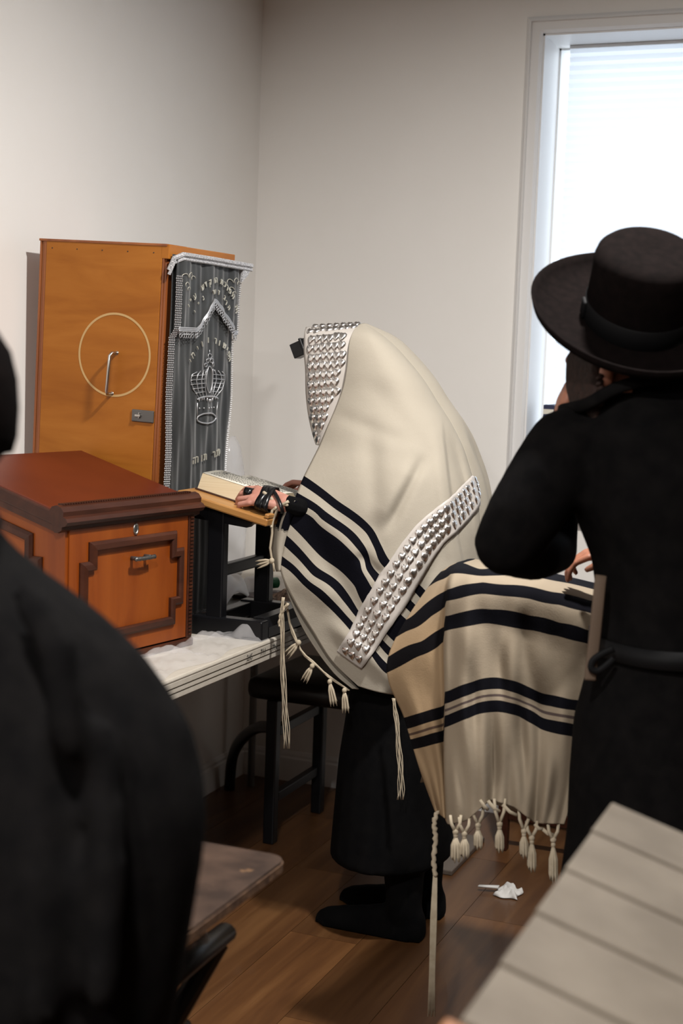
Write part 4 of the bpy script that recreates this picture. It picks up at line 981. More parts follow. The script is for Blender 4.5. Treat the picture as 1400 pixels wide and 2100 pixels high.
for j in range(NCc):
    u_ = j / (NCc - 1); k = min(max(i for i, c_ in enumerate(cu_) if c_ <= u_ + 1e-9), len(cu_) - 2)
    t_ = (u_ - cu_[k]) / (cu_[k + 1] - cu_[k])
    q = [gridC[cu_[min(max(m_, 0), len(cu_) - 1)]] for m_ in (k, k + 1)]
    t2 = t_
    colp = [tuple(np.array(a) * (1 - t2) + np.array(b_) * t2) for a, b_ in zip(*q)]
    for i in range(NRr): PXX[i, j] = spline(colp, i / (NRr - 1))
for _ in range(3):                             # ease the joins between columns
    PXX[:, 1:-1] = 0.25 * PXX[:, :-2] + 0.5 * PXX[:, 1:-1] + 0.25 * PXX[:, 2:]
ii, jj = np.meshgrid(np.linspace(0, 1, NRr), np.linspace(0, 1, NCc), indexing='ij')
PXX[:, :, 2] += (0.010 * np.sin(jj * 26 + 1.5 * np.sin(ii * 3)) + 0.006 * np.sin(jj * 47 + 2 * ii + 1) + 0.004 * np.sin(jj * 15 + ii * 14) + 0.005 * np.sin(jj * 70 + 3 * np.sin(ii * 5)) * np.clip((ii - 0.5) * 3, 0, 1) + 0.004 * np.sin(jj * 33 - ii * 21 + 2)) * np.clip((ii - 0.15) * 2.2, 0, 1)
def c7(x, y): return (x / 2.692 + 760, y / 2.692 + 1120)
RP, LP_ = [], []
def rs(v_, pts): RP.extend((c7(*p), v_) for p in pts)
def ls(v_, pts): LP_.extend((c7(*p), v_) for p in pts)
rs(-2, [(520, 95), (600, 130)]); rs(-1, [(460, 150), (560, 160), (620, 170)])
rs(0, [(432, 240), (520, 212), (620, 195), (800, 215), (1000, 255), (1200, 300), (1310, 330)])
rs(1, [(432, 297), (640, 265), (880, 290), (1040, 322), (1195, 362), (1310, 400)])
rs(2, [(435, 385), (520, 362), (660, 350), (880, 385), (1040, 425), (1190, 465), (1310, 500)])
rs(3, [(435, 452), (640, 416), (900, 456), (1040, 488), (1185, 525), (1310, 560)])
rs(6, [(420, 800), (570, 742), (740, 730), (860, 770), (950, 810), (1100, 845), (1240, 866)])
rs(7, [(420, 866), (600, 796), (740, 790), (850, 830), (1000, 880), (1110, 900), (1220, 920)])
rs(8, [(415, 935), (570, 872), (740, 856), (860, 892), (950, 948), (1115, 982), (1210, 1000)])
rs(9, [(410, 1002), (580, 932), (700, 915), (850, 955), (940, 1010), (1110, 1050), (1200, 1070)])
rs(14, [(430, 1500), (700, 1400), (1000, 1520)])
ls(-2, [(455, 110), (420, 135)]); ls(-1, [(450, 128), (370, 190)])
ls(0, [(430, 240), (290, 330), (215, 400)]); ls(1, [(430, 322), (330, 388), (205, 465)])
ls(2, [(415, 446), (280, 530), (85, 620)]); ls(3, [(415, 510), (260, 600), (90, 690)])
ls(6, [(410, 876), (300, 910), (190, 942)]); ls(7, [(410, 940), (300, 975), (205, 1006)])
ls(8, [(405, 1015), (235, 1062)]); ls(9, [(400, 1080), (265, 1116)]); ls(14, [(400, 1500), (330, 1420)])
fr_, fl_ = tps([p for p, _ in RP], [v_ for _, v_ in RP]), tps([p for p, _ in LP_], [v_ for _, v_ in LP_])
Q = PXX[:, :, :2].reshape(-1, 2); wr, wl = fr_(Q), fl_(Q)
wv = np.where((jj.ravel() < 0.231), wl, wr)
wv[Q[:, 1] < 1172] = np.minimum(wv[Q[:, 1] < 1172], -0.05)
dp = [[V(*PXX[i, j]) for j in range(NCc)] for i in range(NRr)]
mb = MB().grid(dp); wvl = list(wv)
back = [(V(*PXX[0, j]) + Vector((-0.02, 0.05, -0.05 - 0.42 * 0))) for j in range(NCc)]
n0 = len(mb.v)                                 # the far half hangs down behind the lectern
rowsb = [[V(*PXX[0, j]) + Vector((-0.01 * i, 0.02 * min(i, 3), -0.05 * i)) for j in range(NCc)] for i in range(12)]
mb.grid(rowsb); wvl += [(-2.5 - i * 0.6) for i in range(12) for j in range(NCc)]
ds = thing('draped_prayer_shawl', 'creased striped wool shawl with knotted tassels draped over a lectern', 'prayer shawl', (-0.85, 2.85, 0.5))
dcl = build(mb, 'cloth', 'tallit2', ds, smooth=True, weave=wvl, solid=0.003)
# the left flap is multiplied towards tan, fading in below its top
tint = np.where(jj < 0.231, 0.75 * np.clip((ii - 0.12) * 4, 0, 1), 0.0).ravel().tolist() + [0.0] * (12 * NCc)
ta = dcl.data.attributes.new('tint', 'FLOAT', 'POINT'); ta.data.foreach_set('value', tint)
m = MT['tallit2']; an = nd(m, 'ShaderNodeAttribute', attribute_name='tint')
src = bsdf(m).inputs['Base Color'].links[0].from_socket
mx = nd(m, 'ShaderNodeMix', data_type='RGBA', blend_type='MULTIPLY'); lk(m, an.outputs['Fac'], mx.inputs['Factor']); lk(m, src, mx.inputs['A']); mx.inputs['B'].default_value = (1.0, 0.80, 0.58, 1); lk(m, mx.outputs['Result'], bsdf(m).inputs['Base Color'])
def at_bottom(u_): 
    j = int(u_ * (NCc - 1)); return dp[-1][j].copy()
def tas(px, py, d, ln, w_=0.007, lh=34, lean=0.0, legs=2):
    """two short netted cords meeting in a knot, then a tuft"""
    mb = MB(); k = V(px, py, d); e = V(px + lean, py + ln, d)
    for s_ in ([-1, 1][:legs]):
        mb.tube([V(px + s_ * 11, py - lh, d + 0.004), V(px + s_ * 9, py - lh * 0.5, d - 0.003), k], [0.0032, 0.0036, 0.0040], 6)
    mb.ball(k, (0.0065, 0.0065, 0.0075), seg=10, rings_=6); mb.ball(k.lerp(e, 0.12), (0.005, 0.005, 0.007), seg=10, rings_=6)
    for a in range(8):
        o_ = Vector((math.cos(a * 0.8), math.sin(a * 0.8), 0)) * w_
        mb.tube([k.lerp(e, 0.15), k.lerp(e, 0.45) + o_, k.lerp(e, 0.8) + o_ * 1.15, e + o_ * (1.0 + 0.3 * (a % 2)) + Vector((0, 0, 0.004 * (a % 3)))], [0.003, 0.0036, 0.003, 0.001], 5)
    build(mb, 'tassel', 'wool', ds, smooth=True)
for a in ((934, 1706, 2.88, 62), (952, 1710, 2.88, 50), (980, 1692, 2.88, 50, 0.006, 40), (1024, 1690, 2.87, 58, 0.006, 52), (1074, 1704, 2.87, 56, 0.006, 48), (1090, 1718, 2.87, 70, 0.006), (1134, 1722, 2.86, 88, 0.006)): tas(*a)
for (x0, y0), (x1, y1) in (((985, 1640), (1000, 1660)), ((1000, 1642), (1024, 1664)), ((1030, 1650), (1060, 1672)), ((1096, 1690), (1112, 1700)), ((1112, 1700), (1134, 1712))):
    build(MB().tube([V(x0, y0, 2.87), V((x0 + x1) / 2, (y0 + y1) / 2 + 4, 2.866), V(x1, y1, 2.87)], 0.004, 6), 'netted_cord', 'wool', ds, smooth=True)
mb = MB(); tzp = [(896, 1664, 2.99), (890, 1690, 2.985), (893, 1720, 2.985), (889, 1760, 2.985), (892, 1795, 2.985)]
mb.tube([V(*spline(tzp, i / 30)) + Vector((0.0015 * math.sin(i * 2), 0, 0)) for i in range(31)], [0.0048 + 0.0014 * (i % 5 == 0) for i in range(31)], 8)
for s_ in range(7):
    mb.tube([V(892 + s_ - 3, 1795, 2.985), V(889 + (s_ - 3) * 1.8, 1880, 2.985), V(886 + (s_ - 3) * 1.6, 1990, 2.985), V(884 + (s_ - 3) * 2.2, 2085 - 6 * (s_ % 3), 2.985)], 0.0018, 5)
build(mb, 'tzitzit_cord', 'wool', ds, smooth=True)

# ================================================================== MAN IN THE HAT
hm = thing('person', 'person in a black coat and wide black hat leaning an elbow on the draped lectern', 'person', (-0.40, 2.60, 0))
DM = 2.52
rv = Vector((math.cos(YAW), math.sin(YAW), 0)); fv = Vector((-math.sin(YAW), math.cos(YAW), 0))
def vring(px, py, d, hw, hd, n=24):
    c_ = V(px, py, d); return ring(c_, hw * d / FPX, hd, n, rv, fv)
mb = MB()
low = V(1350, 1700, DM)
rg = [ring((low.x + 0.0, low.y, 0.12), 0.20, 0.20, 24, rv, fv), ring((low.x, low.y, 0.40), 0.185, 0.19, 24, rv, fv)]
rg += [vring(1345, 1720, DM, 182, 0.175), vring(1342, 1600, DM, 174, 0.17), vring(1342, 1480, DM, 164, 0.165), vring(1347, 1360, DM, 136, 0.155), vring(1350, 1250, DM, 122, 0.15), vring(1352, 1150, DM, 138, 0.155), vring(1345, 1040, DM, 176, 0.165), vring(1330, 950, DM, 160, 0.165), vring(1320, 880, DM, 150, 0.15), vring(1315, 830, DM, 120, 0.12), vring(1305, 790, DM, 75, 0.08), vring(1290, 750, DM, 50, 0.055)]
mb.loft(rg)
r_px = lambda p: p * DM / FPX
mb.ball(V(1395, 858, DM), (r_px(118), r_px(120), r_px(100)))
mb.ball(V(1310, 850, DM - 0.03), (r_px(80), r_px(80), r_px(72)))
mb.ball(V(1230, 880, DM), (r_px(88), r_px(90), r_px(74)))
mb.chain([V(1158, 916, DM - 0.03), V(1118, 985, DM - 0.05), V(1072, 1060, DM - 0.05), V(1040, 1112, DM - 0.04)], [r_px(80), r_px(82), r_px(78), r_px(70)])
mb.chain([V(1040, 1114, DM - 0.04), V(1095, 1135, DM + 0.05), V(1140, 1130, DM + 0.16)], [r_px(68), r_px(60), r_px(50)])
mb.chain([V(1140, 1130, DM + 0.16), V(1150, 1000, DM + 0.16), V(1150, 880, DM + 0.12)], [r_px(48), r_px(42), r_px(32)])
mb.chain([V(1420, 900, DM + 0.02), V(1440, 1030, DM + 0.06), V(1430, 1150, DM + 0.10)], [r_px(90), r_px(80), r_px(70)])
mb.chain([V(1430, 1150, DM + 0.10), V(1340, 1170, DM + 0.22), V(1285, 1140, DM + 0.30)], [r_px(64), r_px(50), r_px(36)])
for s_ in (-1, 1):
    b0 = Vector((low.x, low.y, 0)) + fv * (s_ * 0.09)
    mb.chain([b0 + Vector((0, 0, 0.3)), b0 + Vector((0.0, 0, 0.07))], [0.07, 0.052])
    mb.chain([b0 + Vector((0.05, 0, 0.045)), b0 + Vector((-0.08, 0, 0.045)), b0 + Vector((-0.19, 0, 0.036))], [0.044, 0.044, 0.034])
full = MB().add(*fuse(mb, 0.012, 6))
# head
hm2 = MB(); HC2 = V(1292, 700, DM)
tiltM = Matrix.Rotation(R(10), 3, fv)
hm2.ball(HC2, (r_px(96), r_px(86), r_px(105))); hm2.ball(HC2 + rv * r_px(-46) + fv * 0.035 + Vector((0, 0, -r_px(52))), (r_px(56), r_px(58), r_px(70)))
hm2.chain([HC2 + Vector((0, 0, -0.02)), V(1290, 800, DM)], [r_px(62), r_px(62)])
face = HC2 + rv * (-r_px(96)) + fv * 0.055 + Vector((0, 0, -r_px(42)))
hm2.chain([face + Vector((0, 0, 0.02)), face + rv * (-0.012)], [0.010, 0.012], 8)
for s_ in (-1, 1): hm2.ball(face + fv * (s_ * 0.03) + rv * 0.014 + Vector((0, 0, 0.022)), (0.013, 0.013, 0.010))
hm2.chain([face + fv * -0.02 + Vector((0, 0, -0.035)), face + fv * 0.02 + Vector((0, 0, -0.035))], [0.008, 0.008], 8)
hm2.ball(V(1243, 768, DM - 0.082), (0.014, 0.010, 0.024))
full.add(*fuse(hm2, 0.0055, 3))
hd2 = MB(); hand(hd2, V(1148, 862, DM + 0.09), (Vector((0, 0, 1)) * 0.95 + rv * 0.30).normalized(), fv, (-rv * 0.95 + Vector((0, 0, 0.3))).normalized(), 0.80, 0.5)
full.add(*fuse(hd2, 0.003, 3))
hd2 = MB(); hand(hd2, V(1272, 1128, DM + 0.33), (-rv * 0.9 + Vector((0, 0, -0.25)) + fv * 0.2).normalized(), fv * -1, (Vector((0, 0, 0.95)) - rv * 0.25).normalized(), 0.80, 0.9)
full.add(*fuse(hd2, 0.0035, 3))
hbody = build(full, 'body', 'coat2', hm, smooth=True)
hcl = HC2 - Vector((-0.40, 2.60, 0)); w1 = V(1150, 835, DM + 0.10) - Vector((-0.40, 2.60, 0)); w2 = V(1240, 1130, DM + 0.34) - Vector((-0.40, 2.60, 0))
def fm2(c_):
    if (c_ - hcl).length < 0.135 and c_.z > V(1250, 800, DM).z - 0.005 and (c_ - hcl).dot(rv) < -0.012: return 1
    if (c_ - w1).length < 0.055 and c_.z > V(1150, 868, DM).z: return 1
    if (c_ - w2).length < 0.11 and (c_ - w2).dot(rv) < 0.030: return 1
    return 0
multi(hbody, ['skin2'], fm2)
# beard and hair
bd2 = MB()
for k in range(6):
    a = k / 5; bd2.chain([V(1178 + 48 * a, 735, DM + 0.02 - 0.075 * a), V(1177 + 46 * a, 790, DM + 0.02 - 0.075 * a), V(1186 + 34 * a, 850, DM - 0.02 - 0.05 * a)], [0.016, 0.017, 0.012], 8)
bd2.ball(V(1318, 745, DM - 0.03), (0.055, 0.055, 0.045))
build(MB().add(*fuse(bd2, 0.006, 2)), 'beard', 'hair', hm, smooth=True)
sk = MB()
for k in range(30):
    a = k / 29; q = V(1228, 770 + 60 * a, DM - 0.085); sk.v += []
pts = [V(1230 + 4 * math.sin(k * 1.1), 768 + 2.0 * k, DM - 0.085 + 0.004 * math.cos(k * 1.1)) for k in range(32)]
build(MB().tube(pts, 0.0045, 6), 'sidelock', 'hair', hm, smooth=True)
# collar and belt seam
mb = MB()
cpts = [V(1150, 842, DM + 0.02), V(1200, 830, DM - 0.085), V(1262, 797, DM - 0.11), V(1330, 778, DM - 0.10), V(1400, 772, DM - 0.02)]
build(MB().tube([spline([tuple(p) for p in cpts], i / 24) for i in range(25)], 0.0075, 8, flat=1.6), 'collar', 'coat2', hm, smooth=True)
bp = [ring(V(1348, 1300, DM), r_px(136), 0.162, 40, rv, fv), ring(V(1348, 1336, DM), r_px(138), 0.165, 40, rv, fv)]
build(MB().loft(bp, False), 'belt', 'ribbon', hm, smooth=True, solid=0.004)
tape = [(1232, 1180, 2.42), (1226, 1240, 2.41), (1219, 1310, 2.41), (1212, 1370, 2.41), (1210, 1395, 2.41)]
MT['tape'] = mat('brown cotton tape', (0.085, 0.055, 0.035), 0.8)
build(MB().tube([V(*spline(tape, i / 14)) for i in range(15)], 0.0105, 8, flat=0.2, up=tuple(_f)), 'belt_tape', 'tape', hm, smooth=True)
lp_ = [(1258, 1330), (1236, 1340), (1216, 1354), (1212, 1370), (1226, 1376), (1246, 1362), (1258, 1350)]
build(MB().tube([V(*spline(lp_, i / 24), 2.40) for i in range(25)], 0.006, 8, flat=0.5, up=tuple(_f)), 'belt_loop', 'ribbon', hm, smooth=True)
# hat
ax = (_u * math.cos(R(40)) - _f * math.sin(R(40)) + _r * 0.05).normalized()
e1 = (_r - ax * _r.dot(ax)).normalized(); e2 = ax.cross(e1)
HM = Matrix((e1, e2, ax)).transposed().to_4x4(); HM.translation = V(1304, 657, DM)
k_ = DM / 2.6
def sc(pf): return [(a * k_, b_ * k_) for a, b_ in pf]
hat = build(MB().lathe(sc([(0.088, 0.0), (0.096, 0.002), (0.0965, 0.03), (0.0955, 0.08), (0.0965, 0.118), (0.093, 0.132), (0.084, 0.141), (0.068, 0.145), (0.035, 0.143), (0.002, 0.141)]), HM, 48, 1.1), 'hat_crown', 'felt', hm, smooth=True, label='black felt hat')
brim = []
for r_, z_ in sc([(0.088, -0.002), (0.098, 0.004), (0.125, 0.003), (0.150, 0.004), (0.172, 0.010), (0.186, 0.020), (0.1925, 0.031), (0.1975, 0.031), (0.192, 0.014), (0.176, 0.001), (0.150, -0.006), (0.120, -0.007), (0.088, -0.008)]):
    brim.append([HM @ Vector((r_ * math.cos(2 * math.pi * k / 64), r_ * math.sin(2 * math.pi * k / 64) * 1.04, z_ + (0.006 * math.cos(4 * math.pi * k / 64) * (r_ / 0.19) ** 3))) for k in range(64)])
build(MB().loft(brim, False), 'hat_brim', 'felt', hat, smooth=True)
build(MB().lathe(sc([(0.0970, 0.002), (0.0985, 0.004), (0.0985, 0.040), (0.0970, 0.042)]), HM, 48, 1.1, cap=False), 'hat_ribbon', 'ribbon', hat, smooth=True)
build(MB().box((-0.104 * k_, -0.012, 0.006), (-0.096 * k_, 0.012, 0.038), HM, ch=0.003), 'ribbon_bow', 'ribbon', hat, smooth=True)

# ================================================================== MAN AT THE LEFT EDGE
lmn = thing('person', 'person in a black coat seen from behind, cut off by the left edge', 'person', (-0.86, 1.10, 0))
DL = 1.36; mb = MB(); CX = -134; lo_ = V(CX + 60, 1700, DL)
rl = lambda p: p * DL / FPX
rg = [ring((lo_.x, lo_.y, 0.14), 0.25, 0.19, 32, rv, fv), ring((lo_.x, lo_.y, 0.50), 0.225, 0.17, 32, rv, fv)]
for py, rx_, hd in ((2250, 330, .155), (2100, 350, .155), (2000, 374, .155), (1850, 400, .155), (1750, 416, .155), (1650, 425, .155), (1580, 420, .15), (1500, 400, .145), (1420, 358, .14), (1340, 300, .13), (1270, 226, .12), (1210, 145, .11), (1160, 70, .095), (1110, 10, .08), (1050, -30, .07), (960, -40, .066)):
    rg.append(vring(CX, py, DL, rx_ - CX, hd, 32))
mb.loft(rg)
mb.chain([V(215, 1390, DL - 0.01), V(300, 1520, DL - 0.01), V(325, 1650, DL), V(310, 1800, DL + 0.06), V(230, 1920, DL + 0.16)], [rl(90), rl(98), rl(100), rl(90), rl(74)])
mb.chain([V(-480, 1390, DL - 0.01), V(-570, 1520, DL - 0.01), V(-590, 1650, DL), V(-570, 1800, DL + 0.06), V(-490, 1920, DL + 0.16)], [rl(90), rl(98), rl(100), rl(90), rl(74)])
for a in ((60, 1230, 120, 1330, 140, 1520, 36), (210, 1500, 222, 1750, 205, 2050, 32), (70, 1560, 85, 1800, 80, 2080, 34), (-120, 1500, -125, 1750, -120, 2080, 30)):
    mb.chain([V(a[0], a[1], DL - 0.115), V(a[2], a[3], DL - 0.135), V(a[4], a[5], DL - 0.140)], [rl(a[6]), rl(a[6] + 6), rl(a[6])])
mb.ball(V(CX, 835, DL), (rl(160), rl(172), rl(190)))
mb.ball(V(CX, 905, DL + 0.045), (rl(120), rl(110), rl(140)))
mb.chain([V(CX, 860, DL + 0.10), V(CX, 885, DL + 0.115)], [rl(16), rl(22)], 8)
for s_ in (-1, 1):
    mb.ball(V(CX + s_ * 160, 880, DL + 0.012), (rl(14), rl(30), rl(48)))
    b0 = Vector((lo_.x, lo_.y, 0)) + rv * (s_ * 0.10)
    mb.chain([b0 + Vector((0, 0, 0.3)), b0 + Vector((0.0, 0, 0.07))], [0.07, 0.052]); mb.chain([b0 - fv * 0.03 + Vector((0, 0, 0.045)), b0 + fv * 0.15 + Vector((0, 0, 0.040))], [0.045, 0.042])
full = MB().add(*fuse(mb, 0.011, 5))
lb = build(full, 'body', 'coat2', lmn, smooth=True)
hc3 = V(CX, 850, DL) - Vector((-0.86, 1.10, 0))
multi(lb, ['skin2', 'hair'], lambda c_: (1 if (c_ - hc3).dot(fv) > 0.012 else 2) if (c_ - hc3).length < 0.125 and c_.z > hc3.z - 0.085 else 0)
capM = Matrix((rv, fv, Vector((0, 0, 1)))).transposed().to_4x4(); capM.translation = V(CX, 832, DL)
build(MB().lathe([(rl(a), rl(b_)) for a, b_ in ((158, -92), (167, -60), (170, 0), (166, 60), (152, 116), (118, 168), (66, 198), (2, 206))], capM, 32), 'black_cap', 'felt', lmn, smooth=True)
build(MB().tube([V(CX - 118, 1070, DL), V(CX - 90, 1085, DL - 0.06), V(CX, 1095, DL - 0.095), V(CX + 90, 1085, DL - 0.06), V(CX + 118, 1070, DL)], [0.010, 0.016, 0.018, 0.016, 0.010], 10), 'collar', 'coat2', lmn, smooth=True)

# ================================================================== WORN BROWN TABLE
wt = thing('worn_table', 'scuffed dark brown table corner behind the person at the left edge', 'table', (-1.3, 1.74, 0))
def rrect(x0, x1, y0, y1, r_, z):
    out_ = []
    for cx_, cy_, a0 in ((x1 - r_, y1 - r_, 0), (x0 + r_, y1 - r_, 90), (x0 + r_, y0 + r_, 180), (x1 - r_, y0 + r_, 270)):
        for k in range(7): out_.append((cx_ + r_ * math.cos(R(a0 + 15 * k)), cy_ + r_ * math.sin(R(a0 + 15 * k)), z))
    return out_
m = MT['worn']
v = coords(m); f2 = noise(m, v, 24, 3, 0.5); f3 = ramp(m, f2, [(0.66, (0, 0, 0)), (0.72, (1, 1, 1))])
src = bsdf(m).inputs['Base Color'].links[0].from_socket
mx = nd(m, 'ShaderNodeMix', data_type='RGBA'); lk(m, f3, mx.inputs['Factor']); lk(m, src, mx.inputs['A']); mx.inputs['B'].default_value = (0.11, 0.06, 0.03, 1); lk(m, mx.outputs['Result'], bsdf(m).inputs['Base Color'])
top = build(MB().loft([rrect(-1.80, -0.874, 1.50, 1.990, 0.03, z) for z in (0.703, 0.705, 0.717, 0.720)]), 'tabletop', 'worn', wt)
MT['edgeband'] = mottled('chipped edge', (0.045, 0.022, 0.012), (0.12, 0.065, 0.035), 60, 0.6, 0.5, 0.003)
build(MB().loft([rrect(-1.801, -0.873, 1.499, 1.991, 0.031, z) for z in (0.7025, 0.716)], False), 'edge_band', 'edgeband', wt, solid=0.002)
build(MB().box((-1.70, 1.56, 0.660), (-0.98, 1.93, 0.703)), 'frame_rail', 'blackpaint', wt)
for xx, yy in ((-1.45, 1.60), (-1.45, 1.88)): build(MB().tube([(xx, yy, 0.66), (xx, yy, 0.0)], 0.02, 10), 'leg', 'blackpaint', wt, smooth='auto')
build(MB().box((-1.62, 1.58, 0.0), (-1.28, 1.62, 0.03), ch=0.004), 'foot', 'blackpaint', wt); build(MB().box((-1.62, 1.86, 0.0), (-1.28, 1.90, 0.03), ch=0.004), 'foot', 'blackpaint', wt)
# ================================================================== BLACK ARMCHAIR TUCKED BY IT
ac = thing('armchair', 'black vinyl armchair with a slanting leg, half hidden by the person at left', 'chair', (-1.17, 1.70, 0))
xa = -0.955; A1 = on(463, 1908, 0, xa); A1.z = 0.60
build(MB().tube([A1 + Vector((0, 0.014, -0.006)), A1, A1 + Vector((0, -0.12, 0)), A1 + Vector((0, -0.45, -0.01))], [0.010, 0.019, 0.021, 0.021], 12, flat=0.8), 'armrest', 'blackvinyl', ac, smooth=True)
q0 = A1 + Vector((-0.004, -0.015, -0.012)); q1 = on(352, 2100, 1, A1.y - 0.10); d_ = q1 - q0; q2 = q0 + d_ * (q0.z / max(0.05, -d_.z))
build(MB().tube([q0, q1, Vector((q2.x, q2.y, 0.0))], 0.017, 10), 'leg', 'blackpaint', ac, smooth='auto')
build(MB().tube([A1 + Vector((-0.45, 0.0, -0.012)), A1 + Vector((-0.45, -0.02, -0.6))], 0.017, 10), 'leg', 'blackpaint', ac, smooth='auto')
build(MB().tube([A1 + Vector((-0.01, -0.44, 0.0)), A1 + Vector((-0.01, -0.46, -0.6))], 0.017, 10), 'leg', 'blackpaint', ac, smooth='auto')
build(MB().tube([A1 + Vector((-0.45, -0.44, 0.0)), A1 + Vector((-0.45, -0.46, -0.6))], 0.017, 10), 'leg', 'blackpaint', ac, smooth='auto')
build(MB().tube([A1 + Vector((-0.45, 0, 0)), A1 + Vector((-0.45, -0.45, 0))], 0.020, 12), 'armrest', 'blackvinyl', ac, smooth=True)
build(MB().box((xa - 0.43, A1.y - 0.44, 0.40), (xa - 0.03, A1.y - 0.03, 0.47), ch=0.02), 'seat', 'blackvinyl', ac, smooth=True)
build(MB().box((xa - 0.43, A1.y - 0.50, 0.47), (xa - 0.03, A1.y - 0.46, 0.68), ch=0.015), 'backrest', 'blackvinyl', ac, smooth=True)
def crumple(c_, rx, ry, h_, seed, n=22, zlo=None):
    random.seed(seed); ph = [random.uniform(0, 6.3) for _ in range(8)]; rows = []
    for i in range(n):
        rr_ = []
        for j in range(n):
            a, b_ = i / (n - 1) * 2 - 1, j / (n - 1) * 2 - 1
            e = max(0, 1 - max(abs(a), abs(b_)) ** 4)
            z = h_ * e * (0.45 + 0.25 * math.sin(a * 5 + ph[0] + 2 * math.sin(b_ * 3 + ph[1])) + 0.2 * math.sin(b_ * 7 + ph[2] + a * 3) + 0.12 * math.sin(a * 13 + b_ * 9 + ph[3]))
            rr_.append((c_[0] + a * rx * (1 + 0.12 * math.sin(b_ * 4 + ph[4])), c_[1] + b_ * ry * (1 + 0.12 * math.sin(a * 4 + ph[5])), c_[2] + max(0.002, z)))
        rows.append(rr_)
    return MB().grid(rows)
q = on(402, 1905, 2, 0.628)
build(crumple((q.x - 0.03, q.y - 0.03, 0.600), 0.055, 0.07, 0.05, 4), 'plastic_wrapper', 'film', smooth=True, solid=0.001, label='crumpled shiny plastic wrapper on the armchair arm', cat='wrapper')

# ================================================================== SLATTED LECTERN TOP, NEAR RIGHT
fl3 = thing('slatted_desk', 'sloping desk of oatmeal boards with orange wood edge, near right corner', 'desk', (-0.06, 1.30, 0))
FM = Matrix.Translation((-0.302, 0, 1.0)) @ Matrix.Rotation(R(16), 4, 'Y')
ys = [1.624, 1.507, 1.377, 1.253, 1.128, 1.012]
for k in range(5):
    sh_ = Matrix.Translation((-0.0, 0, 0))
    build(MB().box((0.0 + 0.0015 * k, ys[k + 1] + 0.0042, -0.016), (0.50, ys[k] - 0.0042, 0.0), FM, ch=0.0025), 'board', 'board', fl3, smooth='auto')
build(MB().box((0.006, 1.006, -0.040), (0.49, 1.620, -0.013), FM), 'backing', 'boardgap', fl3)
build(MB().box((-0.004, 0.990, -0.040), (0.50, 1.011, -0.001), FM, ch=0.003), 'edge_strip', 'orangewood', fl3, smooth='auto')
build(MB().box((0.485, 1.012, -0.016), (0.505, 1.624, 0.022), FM, ch=0.003), 'book_lip', 'orangewood', fl3, smooth='auto')
for yy in (1.03, 1.56): build(MB().box((-0.18, yy, 0.03), (0.06, yy + 0.025, 0.885)), 'side_panel', 'orangewood', fl3)
build(MB().box((-0.19, 1.0, 0.0), (0.10, 1.62, 0.03), ch=0.004), 'base', 'orangewood', fl3)
# ================================================================== SMALLER THINGS
# black chair by the back wall, beyond the table end
bc_ = thing('black_chair', 'black padded chair with curved side brace against the back wall', 'chair', (-1.95, 4.1, 0))
legs = [(-1.783, 3.914), (-1.772, 4.262), (-1.50, 3.914), (-1.50, 4.262)]
for x_, y_ in legs: build(MB().box((x_ - 0.018, y_ - 0.018, 0), (x_ + 0.018, y_ + 0.018, 0.455), ch=0.004), 'leg', 'blackpaint', bc_, smooth='auto')
build(MB().box((-1.865, 3.875, 0.455), (-1.465, 4.30, 0.525), ch=0.025), 'seat', 'blackvinyl', bc_, smooth=True)
for z_ in (0.13, 0.34):
    build(MB().box((-1.79, 3.93, z_), (-1.765, 4.245, z_ + 0.03), ch=0.003), 'stretcher', 'blackpaint', bc_)
cpts = [(-1.79, 3.93, 0.36), (-1.90, 4.05, 0.32), (-2.04, 4.22, 0.22), (-2.12, 4.32, 0.12), (-2.14, 4.345, 0.0)]
build(MB().tube([spline(cpts, i / 20) for i in range(21)], 0.019, 8), 'curved_brace', 'blackpaint', bc_, smooth=True)
for y_ in (3.93, 4.27): build(MB().box((-1.50, y_ - 0.015, 0.5), (-1.47, y_ + 0.015, 0.76), ch=0.003), 'back_post', 'blackpaint', bc_)
build(MB().box((-1.495, 3.92, 0.62), (-1.475, 4.28, 0.75), ch=0.006), 'back_rail', 'blackpaint', bc_)
# wooden chair under the window
wc = thing('wooden_chair', 'dark wooden chair glimpsed under the tassels by the back wall', 'chair', (-0.92, 4.30, 0))
wl_ = [(-1.115, 4.20), (-1.115, 4.47), (-0.74, 4.20), (-0.74, 4.47)]
for x_, y_ in wl_: build(MB().box((x_ - 0.016, y_ - 0.016, 0), (x_ + 0.016, y_ + 0.016, 0.44), ch=0.003), 'leg', 'boxdark', wc)
build(MB().box((-1.14, 4.17, 0.44), (-0.72, 4.49, 0.465), ch=0.006), 'seat', 'boxdark', wc)
for y_ in (4.20, 4.47): build(MB().box((-1.10, y_ - 0.009, 0.10), (-0.75, y_ + 0.009, 0.135), ch=0.002), 'stretcher', 'boxdark', wc)
for y_ in (4.20, 4.47): build(MB().box((-0.752, y_ - 0.014, 0.46), (-0.725, y_ + 0.014, 0.86), ch=0.003), 'back_post', 'boxdark', wc)
for z_ in (0.60, 0.78): build(MB().box((-0.748, 4.21, z_), (-0.73, 4.46, z_ + 0.06), ch=0.003), 'back_rail', 'boxdark', wc)
# plank on the floor
MT['greyplank'] = wood('grey weathered board', (0.085, 0.066, 0.052), (0.12, 0.095, 0.076), (0.15, 0.12, 0.10), (9, 0.8, 9), 0.5)
build(MB().box((-1.36, 3.90, 0.0), (-1.185, 4.24, 0.016), ch=0.003), 'floor_board', 'greyplank', smooth='auto', label='loose grey wooden board lying on the floor behind the shawl tassels', cat='board')
